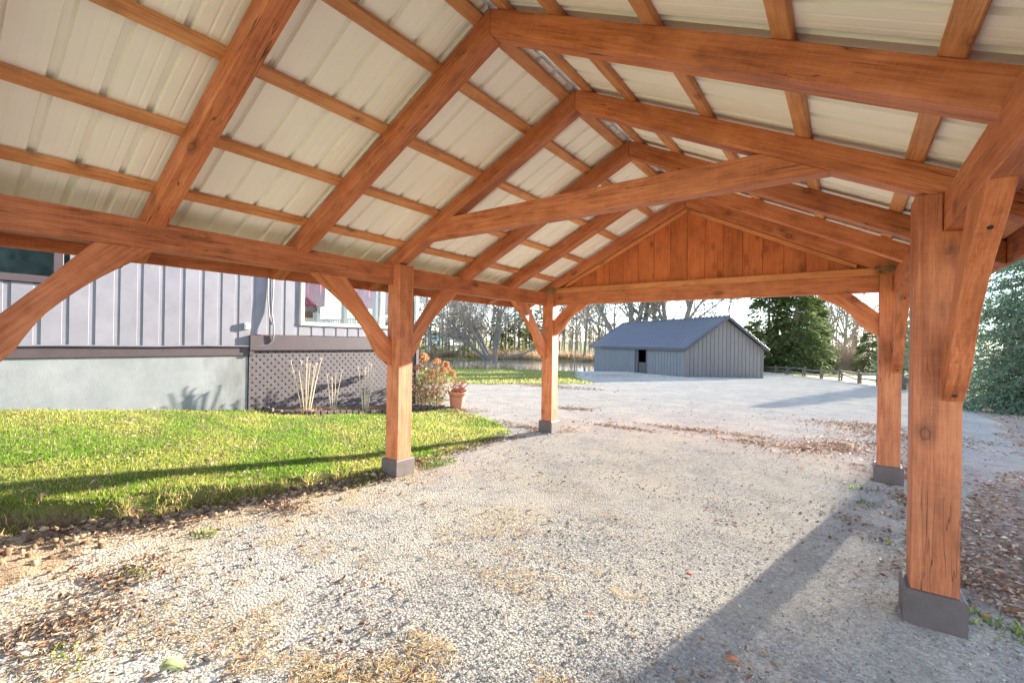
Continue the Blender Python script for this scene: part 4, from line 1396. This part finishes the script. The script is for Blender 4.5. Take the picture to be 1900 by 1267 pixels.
tag(scatter('fallen_leaves', leaf_v, leaf_f, np.stack([x, y, z], 1), rots(g, n, 0.38), np.stack([S, S * (0.6 + 0.5 * g.random(n)), S * (0.5 + 1.6 * g.random(n))], 1), LEAF, pick(LC, g, n) * np.where(x > 4.9, 1.5, 1.0)[:, None]), 'dry brown fallen leaves in drifts over drive, lawn and right-hand ground', 'leaves', kind='stuff')  # right-hand leaves tinted lighter to make up for the spruce shade

# straw and dead grass lying on the gravel towards the lawn
x, y, r, g = wedge(60000, 1.5, 10, -92, 0, 5)
k = (lawn_depth(x, y) < 0.06) & (x > -3) & (fbm(x * 1.6, y * 2.6, 4) + 0.10 * g.random(len(x)) > 0.53 + 0.06 * np.clip(x + 0.3, 0, 4) + 0.02 * np.clip(y, 0, 4))
x, y, r = x[k], y[k], r[k]
n = len(x)
bl_v = [(-0.5, 0.05, 0), (-0.5, -0.05, 0), (0.1, -0.04, 0.10), (0.1, 0.04, 0.10), (0.5, 0, 0.02)]
straw_v = [(-0.5, 0.04, 0), (-0.5, -0.04, 0), (0.5, 0, 0.05)]
S = 0.03 + 0.05 * g.random(n)
tag(scatter('dead_grass', straw_v, [(0, 1, 2)], np.stack([x, y, height(x, y) + 0.004 + 0.010 * g.random(n)], 1), rots(g, n, 0.22), S * 1.0, LEAF, pick([(0.38, 0.27, 0.135), (0.32, 0.22, 0.10), (0.45, 0.35, 0.20), (0.26, 0.17, 0.08)], g, n)), 'tan dead grass strewn over the gravel beside the lawn', 'dead grass', kind='stuff')

# lawn blades
def blades(name, label, x, y, hgt, wid, tint, g, cat='grass', lean=0.45, stuff=True, zoff=0.0):
    n = len(x)
    a = g.random(n) * 2 * np.pi
    la = g.random(n) * 2 * np.pi
    ln = np.abs(g.normal(0, lean, n))
    P = np.stack([x, y, height(x, y) - 0.004 + zoff], 1)
    A = np.stack([np.cos(a), np.sin(a), np.zeros(n)], 1) * (wid * 0.5)[:, None]
    Ld = np.stack([np.cos(la) * np.sin(ln), np.sin(la) * np.sin(ln), np.cos(ln)], 1)
    mid = P + Ld * (hgt * 0.55)[:, None]
    L2 = Ld + np.stack([np.cos(la), np.sin(la), np.full(n, -0.35)], 1) * 0.5
    L2 /= np.linalg.norm(L2, axis=1, keepdims=True)
    tip = mid + L2 * (hgt * 0.5)[:, None]
    V = np.stack([P - A, P + A, mid + A * 0.7, mid - A * 0.7, tip], 1).reshape(-1, 3)
    b = (np.arange(n) * 5)[:, None]
    F = np.concatenate([b + np.array([[0, 1, 2]]), b + np.array([[0, 2, 3]]), b + np.array([[3, 2, 4]])])
    me = quick_mesh(name, V, F, BLADE, tint=np.repeat(tint, 5, axis=0))
    o = put(link(bpy.data.objects.new(name, me)))
    tag(o, label, cat, kind='stuff' if stuff else None)
    return o
x, y, r, g = wedge(430000, 3.2, 14, -94, -34, 6)
ld = lawn_depth(x, y)
k = (ld > -0.02) & (x > -4.58) & (y < 4.5) & (fbm(x * 2.6, y * 2.6, 3) + 0.5 * g.random(len(x)) > 0.52)
k &= ~((ld < 0.22 * fbm(x * 4 + 2, y * 4, 2)) & (g.random(len(x)) < 0.75))
bed = (x < -4.05) & (y > 0.9)
k &= ~bed
x, y, r, ld = x[k], y[k], r[k], ld[k]
n = len(x)
patch = fbm(x * 1.2 + 9, y * 1.2, 3)
m = np.clip((patch - 0.36) * 2.6 + 0.35 * (g.random(n) - 0.5), 0, 1)[:, None]
tint = np.array((0.135, 0.245, 0.024)) * (1 - m) + np.array((0.31, 0.335, 0.058)) * m
dry = g.random(n) < 0.07 + 0.22 * m[:, 0]
tint[dry] = pick([(0.45, 0.36, 0.17), (0.36, 0.27, 0.12), (0.50, 0.43, 0.23)], g, int(dry.sum()))
tint *= (0.75 + 0.5 * g.random((n, 1)))
hg = (0.016 + 0.034 * g.random(n) ** 1.5) * (1 + 0.2 * (ld < 0.25)) * (0.7 + 0.045 * r)
blades('lawn_grass', 'short bright green and straw coloured lawn grass', x, y, hg, 0.0034 + 0.0005 * r, tint, g)

# tall grass and reeds round the pond
g = np.random.default_rng(8)
a = g.random(26000) * 2 * np.pi
rr_ = 0.98 + 0.20 * g.random(26000)
x = -30 - 0.63 * 14 * rr_ * np.cos(a) + 0.777 * 21 * rr_ * np.sin(a)
y = 37.6 + 0.777 * 14 * rr_ * np.cos(a) + 0.63 * 21 * rr_ * np.sin(a)
k = (x > -60) & (x < -16.5) & (height(x, y) > WATER - 0.25) & (fbm(x * 0.35, y * 0.35, 2) > 0.40)
x, y = x[k], y[k]
n = len(x)
blades('pond_reeds', 'tan dry reeds fringing the pond', x, y, (0.30 + 0.40 * g.random(n)) * np.where(-0.63 * (x + 30) + 0.777 * (y - 37.6) > 0, 2.2, 1.0), np.full(n, 0.035), pick([(0.34, 0.24, 0.14), (0.44, 0.33, 0.20), (0.26, 0.17, 0.10), (0.50, 0.42, 0.30)], g, n), g, 'reeds', 0.16)
# rough grass and weeds beyond the drive
x, y, r, g = wedge(60000, 12, 70, -62, 22, 9)
k = ((x < np.interp(y, [6, 8, 11.4, 16.7, 22, 40], [-26, -14, -8.7, -5.6, -9.5, -20])) & (pond_r(x, y) > 1.12) & (y > 6)) | ((x > np.interp(y, fy, fx)) & (y > 28))
x, y, r = x[k], y[k], r[k]
n = len(x)
mm = g.random((n, 1))
tt = np.where((x < 0)[:, None], np.array([[0.16, 0.23, 0.04]]) * (1 - mm) + np.array([[0.34, 0.29, 0.11]]) * mm, np.array([[0.34, 0.33, 0.09]]) * (1 - mm) + np.array([[0.50, 0.42, 0.19]]) * mm)
blades('meadow_blades', 'short grass of the meadow and the pond side', x, y, 0.05 + 0.07 * g.random(n), 0.012 + 0.0012 * r, tt, g)
# far wood closing the horizon
g = np.random.default_rng(10)
segs = []
for i in range(900):
    az = R(-75 + 125 * g.random())
    d = 115 + 170 * g.random()
    x, y = CX + d * math.sin(az), CY + d * math.cos(az)
    z = H(x, y)
    h_ = 7 + 6 * g.random()
    segs.append((x, y, z, x, y, z + h_ * 0.8, 0.16, 0.06))
    for _ in range(26):
        t = 0.15 + 0.8 * g.random()
        q = g.normal(0, 1, 3)
        q[2] = abs(q[2]) + 0.6
        q = q / np.linalg.norm(q) * h_ * 0.36 * (1.1 - 0.6 * t)
        segs.append((x, y, z + h_ * t * 0.8, x + q[0], y + q[1], z + h_ * t * 0.8 + q[2], 0.07, 0.05))
V, F = tubes(segs, 3)
tag(put(link(bpy.data.objects.new('far_wood', quick_mesh('far_wood', V, F, TWIG)))), 'far leafless wood along the horizon', 'woodland', kind='stuff')

# ------------------------------------------------------------------ plants by the house
DRYSTEM = plain_mat('pale_dry_stem', (0.50, 0.40, 0.28), 0.7, 0.2, 4.0, 0.2, 0.0)
BROWNSTEM = plain_mat('brown_stem', (0.20, 0.13, 0.085), 0.7, 0.2, 4.0, 0.2, 0.0)
TERRA = plain_mat('terracotta', (0.46, 0.185, 0.10), 0.75, 0.15, 7.0, 0.25)
MULCH = soil_mat('bark_mulch', [(0.3, (0.04, 0.025, 0.018)), (0.5, (0.12, 0.075, 0.05)), (0.7, (0.24, 0.165, 0.115))], 18.0, 1.0, 60)
PETAL = leafy_mat('dry_petals', None, 0.4)
rp = random.Random(12)

# planting bed along the lattice with its edging bricks
bed_pts = [(-4.585, 0.75), (-4.40, 0.62), (-4.12, 0.80), (-4.0, 1.3), (-3.98, 2.0), (-3.95, 2.7), (-3.85, 3.3), (-3.62, 3.9), (-3.35, 4.42), (-4.585, 4.46)]
bv = [(x, y, H(x, y) + 0.03) for x, y in bed_pts]
cxb = (-4.3, 2.6, H(-4.3, 2.6) + 0.07)
o = mesh_obj('planting_bed', [cxb] + bv, [(0, i + 1, (i + 1) % len(bv) + 1) for i in range(len(bv))], MULCH)
o['kind'] = 'structure'
BRICK = plain_mat('dark_edging_brick', (0.085, 0.062, 0.055), 0.85, 0.25, 9.0)
edge = thing('bed_edging', 'row of small dark edging bricks along the planting bed by the lattice', 'edging', (-4.0, 2.0, H(-4.0, 2.0)))
for (xa, ya), (xb_, yb_) in zip(bed_pts[:-2], bed_pts[1:-1]):
    ln = math.hypot(xb_ - xa, yb_ - ya)
    m = max(1, int(ln / 0.13))
    for i in range(m):
        t = (i + 0.5) / m
        x, y = xa + (xb_ - xa) * t, ya + (yb_ - ya) * t
        z = H(x, y) + rp.uniform(-0.008, 0.012)
        d = Vector((xb_ - xa, yb_ - ya, 0)).normalized() * 0.056
        timber('brick', (x - d.x, y - d.y, z + 0.035), (x + d.x, y + d.y, z + 0.035 + rp.uniform(-0.006, 0.006)), 0.075, 0.085, BRICK, edge, bevel=0.008)

def cane_clump(x, y, n, hgt, spread, label, litter=True):
    z = H(x, y) + 0.03
    t = thing('dormant_shrub', label, 'shrub', (x, y, z), 'cut back shrubs in front of the lattice')
    for i in range(n):
        az = rp.uniform(0, 6.28)
        ax_, ay_ = spread * math.cos(az) * rp.random() * 0.35, spread * (i / max(1, n - 1) - 0.5) * 2
        h_ = hgt * rp.uniform(0.75, 1.05)
        p0 = Vector((x + ax_ * 0.2, y + ay_ * 0.25, z - 0.03))
        p1 = Vector((x + ax_ * 0.6, y + ay_ * 0.65, z + h_ * 0.55))
        p2 = Vector((x + ax_, y + ay_ + rp.uniform(-0.02, 0.02), z + h_))
        segs = [(*p0, *p1, 0.009, 0.0075), (*p1, *p2, 0.0075, 0.006)]
        for s_ in (-1, 1):
            e = p2 + Vector((rp.uniform(-0.02, 0.02), s_ * rp.uniform(0.015, 0.035), rp.uniform(0.03, 0.06)))
            segs.append((*p2, *e, 0.006, 0.004))
        V, F = tubes(segs, 5)
        c = put(link(bpy.data.objects.new('cane', quick_mesh('cane', V - np.array([x, y, z]), F, DRYSTEM))), t, Matrix.Translation((x, y, z)))
    g = np.random.default_rng(int(abs(x * 1000 + y * 77)))
    m = 240
    q = g.normal(0, 0.13, (m, 2))
    q[:, 1] *= 1.3
    P = np.stack([q[:, 0], q[:, 1], 0.02 + 0.10 * g.random(m) * np.exp(-(q ** 2).sum(1) / 0.02)], 1)
    S = 0.06 + 0.09 * g.random(m)
    bvv = np.array(straw_v)
    Rm = rots(g, m, 0.7)
    V = np.einsum('nij,nkj->nki', Rm, bvv[None] * S[:, None, None]) + P[:, None]
    me = quick_mesh('dead_foliage', V.reshape(-1, 3), np.arange(3 * m).reshape(m, 3), LEAF, tint=np.repeat(pick([(0.40, 0.25, 0.15), (0.52, 0.37, 0.22), (0.32, 0.18, 0.11)], g, m), 3, axis=0))
    put(link(bpy.data.objects.new('dead_foliage', me)), t, Matrix.Translation((x, y, z)))
cane_clump(-4.22, 1.30, 11, 0.98, 0.30, 'leftmost clump of pale bare canes in front of the lattice')
cane_clump(-4.22, 1.88, 4, 0.86, 0.16, 'short sparse clump of pale canes between two taller clumps')
cane_clump(-4.18, 2.62, 7, 0.98, 0.20, 'clump of pale bare canes nearest the left middle post')

# hydrangea with dry brown heads at the house corner
hx_, hy_ = -3.98, 4.35
hz_ = H(hx_, hy_)
hyd = thing('hydrangea_bush', 'hydrangea with dry brown flower heads at the corner of the house', 'shrub', (hx_, hy_, hz_))
V, F = tubes([tuple(np.array(q) * np.array([1, 1, 1, 1, 1, 1, 0.45, 0.45])) for q in brush(33, 46, 1.02, 0.36, 0.016)], 4)
put(link(bpy.data.objects.new('stems', quick_mesh('stems', V, F, BROWNSTEM))), hyd, WM[hyd])
g = np.random.default_rng(34)
m = 1100
q = g.normal(0, 1, (m, 3))
q /= np.linalg.norm(q, axis=1, keepdims=True)
P = q * np.array([0.46, 0.52, 0.50]) * (0.45 + 0.6 * g.random((m, 1))) + np.array([0, 0, 0.50])
S = 0.05 + 0.055 * g.random(m)
bvv = np.array(leaf_v)
V = np.einsum('nij,nkj->nki', rots(g, m, 0.9), bvv[None] * S[:, None, None]) + P[:, None]
F = (np.array(leaf_f)[None] + (np.arange(m) * 7)[:, None, None]).reshape(-1, 3)
me = quick_mesh('leaves', V.reshape(-1, 3), F, LEAF, tint=np.repeat(pick([(0.30, 0.27, 0.09), (0.38, 0.30, 0.14), (0.36, 0.20, 0.12), (0.22, 0.23, 0.07), (0.45, 0.22, 0.14)], g, m), 7, axis=0))
put(link(bpy.data.objects.new('leaves', me)), hyd, WM[hyd])
def mop_head(seed):
    g = np.random.default_rng(seed)
    m = 150
    q = g.normal(0, 1, (m, 3))
    q /= np.linalg.norm(q, axis=1, keepdims=True)
    P = q * np.array([0.085, 0.085, 0.07]) * (0.8 + 0.25 * g.random((m, 1)))
    S = 0.030 + 0.018 * g.random(m)
    V = np.einsum('nij,nkj->nki', rots(g, m, 1.2), bvv[None] * np.stack([S, S * 1.5, S], 1)[:, None, :]) + P[:, None]
    F = (np.array(leaf_f)[None] + (np.arange(m) * 7)[:, None, None]).reshape(-1, 3)
    return quick_mesh('flower_head', V.reshape(-1, 3), F, PETAL, tint=np.repeat(pick([(0.42, 0.21, 0.10), (0.52, 0.29, 0.15), (0.34, 0.15, 0.07)], g, m), 7, axis=0))
heads = [mop_head(201 + i) for i in range(3)]
for i, (dx, dy, dz, sc) in enumerate(((0.10, -0.34, 1.15, 1.15), (-0.05, -0.20, 1.24, 1.1), (0.22, -0.05, 1.10, 1.0), (0.05, -0.46, 0.98, 1.0), (0.28, 0.22, 1.04, 1.15), (0.05, 0.18, 1.12, 0.95), (0.34, 0.10, 0.90, 0.95), (-0.20, 0.02, 1.20, 1.0), (0.38, 0.38, 0.82, 1.0), (0.30, -0.26, 0.86, 0.95), (0.15, 0.46, 0.92, 0.9))):
    M = Matrix.Translation((hx_ + dx, hy_ + dy, hz_ + dz)) @ Matrix.Rotation(i * 1.7, 4, 'Z') @ Matrix.Scale(sc, 4)
    put(link(bpy.data.objects.new('flower_head', heads[i % 3])), hyd, M)

# leaning terracotta pot with dead stems
px_, py_ = -3.45, 4.72
pot = thing('flower_pot', 'leaning terracotta pot of dead stems beside the hydrangea', 'pot', (px_, py_, H(px_, py_)))
MP = WM[pot] @ Matrix.Rotation(R(9), 4, 'Y') @ Matrix.Rotation(R(5), 4, 'X')
def lathe(name, prof, mat, parent, M, sides=22):
    v, f = [], []
    for r_, z in prof:
        for k in range(sides):
            a = 2 * math.pi * k / sides
            v.append((r_ * math.cos(a), r_ * math.sin(a), z))
    for i in range(len(prof) - 1):
        for k in range(sides):
            k2 = (k + 1) % sides
            f.append((i * sides + k, i * sides + k2, (i + 1) * sides + k2, (i + 1) * sides + k))
    return mesh_obj(name, v, f, mat, parent, M, True)
body = lathe('pot_body', [(0.0, 0.0), (0.145, 0.0), (0.150, 0.02), (0.205, 0.37), (0.19, 0.37), (0.185, 0.33)], TERRA, pot, MP)
lathe('rim', [(0.206, 0.36), (0.228, 0.365), (0.236, 0.44), (0.225, 0.455), (0.20, 0.45), (0.19, 0.37)], TERRA, body, MP)
lathe('soil', [(0.0, 0.405), (0.10, 0.41), (0.197, 0.40)], MULCH, body, MP)
ss = []
for i in range(34):
    a, d = rp.uniform(0, 6.28), rp.uniform(0.02, 0.16)
    p = Vector((d * math.cos(a), d * math.sin(a), 0.40))
    q = p + Vector((rp.gauss(0, 0.10) + 0.05, rp.gauss(0, 0.10), rp.uniform(0.12, 0.36)))
    w_ = q + Vector((rp.gauss(0.06, 0.09), rp.gauss(0, 0.09), rp.uniform(-0.10, 0.06)))
    ss += [(*p, *q, 0.006, 0.005), (*q, *w_, 0.010, 0.004)]
V, F = tubes(ss, 4)
put(link(bpy.data.objects.new('dead_stems', quick_mesh('dead_stems', V, F, plain_mat('rust_dead_stem', (0.27, 0.10, 0.06), 0.8, 0.3, 8.0)))), pot, MP)

# ------------------------------------------------------------------ bird nests on the far post tops
STRAW = plain_mat('nest_straw', (0.34, 0.25, 0.13), 0.85, 0.3, 20.0, 0.1, 0.0)
def nest(loc, label, seed, hang):
    rr = random.Random(seed)
    t = thing('bird_nest', label, 'nest', loc)
    segs = []
    for i in range(150):
        a, d = rr.uniform(0, 6.28), 0.03 + 0.06 * rr.random()
        p = Vector((d * math.cos(a), d * math.sin(a), rr.uniform(0.0, 0.075)))
        e = Vector((-math.sin(a), math.cos(a), rr.gauss(0, 0.35))).normalized() * rr.uniform(0.05, 0.11)
        m = p + e * 0.5 + Vector((rr.gauss(0, 0.012), rr.gauss(0, 0.012), rr.gauss(0, 0.012)))
        segs += [(*p, *m, 0.0028, 0.0026), (*m, *(p + e), 0.0026, 0.0015)]
    V, F = tubes(segs, 3)
    put(link(bpy.data.objects.new('bowl', quick_mesh('bowl', V, F, STRAW))), t, WM[t])
    for i in range(hang):
        p = Vector((rr.uniform(-0.06, 0.07), -0.07 - 0.04 * rr.random(), 0.02))
        ss = []
        d = Vector((rr.gauss(0, 0.3), -0.25, -1)).normalized()
        for k in range(5):
            q = p + d * rr.uniform(0.035, 0.07)
            ss.append((*p, *q, 0.0030, 0.0025))
            p = q
            d = (d + Vector((rr.gauss(0, 0.35), rr.gauss(0, 0.1), -0.1))).normalized()
        V, F = tubes(ss, 3)
        put(link(bpy.data.objects.new('hanging_straw', quick_mesh('hanging_straw', V, F, STRAW))), t, WM[t])
nest((-0.03, L - 0.02, ZB + BH + 0.012), 'straw nest with hanging strands on the left far post', 301, 7)
nest((W + 0.05, L - 0.02, ZB + BH + 0.012), 'straw nest with hanging strands on the right far post', 302, 4)

# ------------------------------------------------------------------ single leaves and weeds that stand out
def big_leaf(x, y, size, rot, c, label, lobes=0):
    n = 9
    v, f = [], []
    for i in range(n):
        t = i / (n - 1)
        w_ = math.sin(math.pi * t ** 0.8) * 0.30 * (1 + (0.25 * math.sin(t * 19) if lobes else 0))
        zc_ = 0.06 * math.sin(t * 3.1)
        v += [(t - 0.5, -w_, zc_ + 0.10 * abs(w_)), (t - 0.5, 0, zc_), (t - 0.5, w_, zc_ + 0.16 * abs(w_) + 0.05)]
    for i in range(n - 1):
        a = 3 * i
        f += [(a, a + 3, a + 4, a + 1), (a + 1, a + 4, a + 5, a + 2)]
    M = Matrix.Translation((x, y, H(x, y) + 0.012)) @ Matrix.Rotation(rot, 4, 'Z') @ Matrix.Scale(size, 4)
    o = mesh_obj('fallen_leaf', v, f, leafy_mat('leaf_colour', c, 0.35, 0.3), None, M, True)
    so = o.modifiers.new('thickness', 'SOLIDIFY')
    so.thickness = 0.004
    tag(o, label, 'leaf')
big_leaf(1.63, -2.72, 0.14, 0.35, (0.42, 0.44, 0.20), 'large pale yellow green leaf at the lower left edge of the picture', 1)
big_leaf(3.36, -0.22, 0.055, 1.2, (0.30, 0.07, 0.035), 'small dark red leaf lying alone on the gravel')
big_leaf(3.78, -1.00, 0.075, 0.3, (0.50, 0.24, 0.13), 'orange brown leaf alone on the gravel near the bottom edge')

g = np.random.default_rng(77)
WEEDS = [(-0.05, 0.72, 0.16, 0.30, 260), (-0.15, -0.35, 0.10, 0.35, 160), (0.05, -2.0, 0.12, 0.12, 45), (0.40, -2.55, 0.14, 0.10, 30), (4.95, 0.25, 0.14, 0.2, 90), (4.4, 2.4, 0.14, 0.10, 26), (4.55, 1.3, 0.12, 0.10, 16), (5.2, -0.3, 0.2, 0.2, 40), (1.1, -3.0, 0.18, 0.10, 26), (4.35, 3.0, 0.18, 0.08, 26)]
xs, ys = [], []
for cx_, cy_, a_, b_, m in WEEDS:
    q = g.normal(0, 0.5, (m, 2))
    xs.append(cx_ + q[:, 0] * a_)
    ys.append(cy_ + q[:, 1] * b_)
x, y = np.concatenate(xs), np.concatenate(ys)
n = len(x)
blades('weeds', 'small green weeds sprouting at the edges of the gravel', x, y, 0.03 + 0.04 * g.random(n), 0.010 + 0.008 * g.random(n), pick([(0.12, 0.18, 0.035), (0.20, 0.24, 0.06), (0.09, 0.14, 0.035)], g, n), g, 'weeds', 0.7)
# ragged grass and roots hanging over the cut bank
yy = g.uniform(-4.2, 0.2, 9000)
xx = np.interp(yy, EY, EX) + g.normal(-0.02, 0.07, 9000)
ld = lawn_depth(xx, yy)
k = (ld > -0.05) & (ld < 0.10) & (fbm(xx * 5, yy * 5, 2) > 0.48)
xx, yy = xx[k], yy[k]
n = len(xx)
blades('bank_grass', 'ragged green and straw coloured grass hanging over the cut bank', xx, yy, 0.05 + 0.07 * g.random(n), 0.006 + 0.004 * g.random(n), pick([(0.16, 0.26, 0.04), (0.30, 0.32, 0.08), (0.48, 0.36, 0.18), (0.40, 0.27, 0.13)], g, n), g, 'grass', 0.8)

# ------------------------------------------------------------------ far white house across the pond
FW = plain_mat('far_house_paint', (0.62, 0.64, 0.66), 0.7, 0.05)
fh = thing('far_house', 'small pale house with bluish roof far behind the willow', 'house', (-80.4, 83.2, H(-80.4, 83.2)))
fz = H(-80.4, 83.2)
box('wall', (-84.5, 80.5, fz - 0.3), (-76.5, 86.0, fz + 2.8), FW, fh)
for s_ in (-1, 1):
    plate('roof', [(-85, 83.25, fz + 4.6), (-76, 83.25, fz + 4.6), (-76, 83.25 + s_ * 3.2, fz + 2.6), (-85, 83.25 + s_ * 3.2, fz + 2.6)], (1, 0, 0), 0.15, plain_mat('far_roof', (0.42, 0.52, 0.66), 0.5, 0.05), fh)
for xw in (-83.2, -80.2, -77.6):
    box('window', (xw - 0.5, 80.46, fz + 1.0), (xw + 0.5, 80.49, fz + 2.1), DARK, fh)

# clods of soil below the bank
g = np.random.default_rng(88)
yy = g.uniform(-4.2, 0.0, 2600)
xx = np.interp(yy, EY, EX) + np.abs(g.normal(0, 0.16, 2600)) * (1 + (yy < -2.5)) - 0.02
k = lawn_depth(xx, yy) < 0.03
xx, yy = xx[k], yy[k]
n = len(xx)
st = 0.006 + 0.030 * g.random(n) ** 3
tag(scatter('soil_clods', ico, icf, np.stack([xx, yy, height(xx, yy) + st * 0.3], 1), rots(g, n, 0.6), st[:, None] * (0.7 + 0.6 * g.random((n, 3))), STONE, pick([(0.24, 0.165, 0.10), (0.32, 0.235, 0.145), (0.15, 0.095, 0.06)], g, n)), 'crumbled soil clods below the cut bank', 'soil', kind='stuff')
# brown brush along the far bank of the pond
a = g.uniform(-1.5, 1.5, 14000)
rr_ = 1.06 + 0.30 * g.random(14000)
x = -30 - 0.63 * 14 * rr_ * np.cos(a) + 0.777 * 21 * rr_ * np.sin(a)
y = 37.6 + 0.777 * 14 * rr_ * np.cos(a) + 0.63 * 21 * rr_ * np.sin(a)
k = (fbm(x * 0.3 + 4, y * 0.3, 2) > 0.36) & (x < -17)
x, y = x[k], y[k]
n = len(x)
blades('bank_brush', 'brown dead brush along the far bank of the pond', x, y, 0.7 + 1.1 * g.random(n) ** 2, np.full(n, 0.05), pick([(0.24, 0.16, 0.10), (0.34, 0.24, 0.15), (0.18, 0.12, 0.085), (0.42, 0.32, 0.20)], g, n), g, 'brush', 0.35)
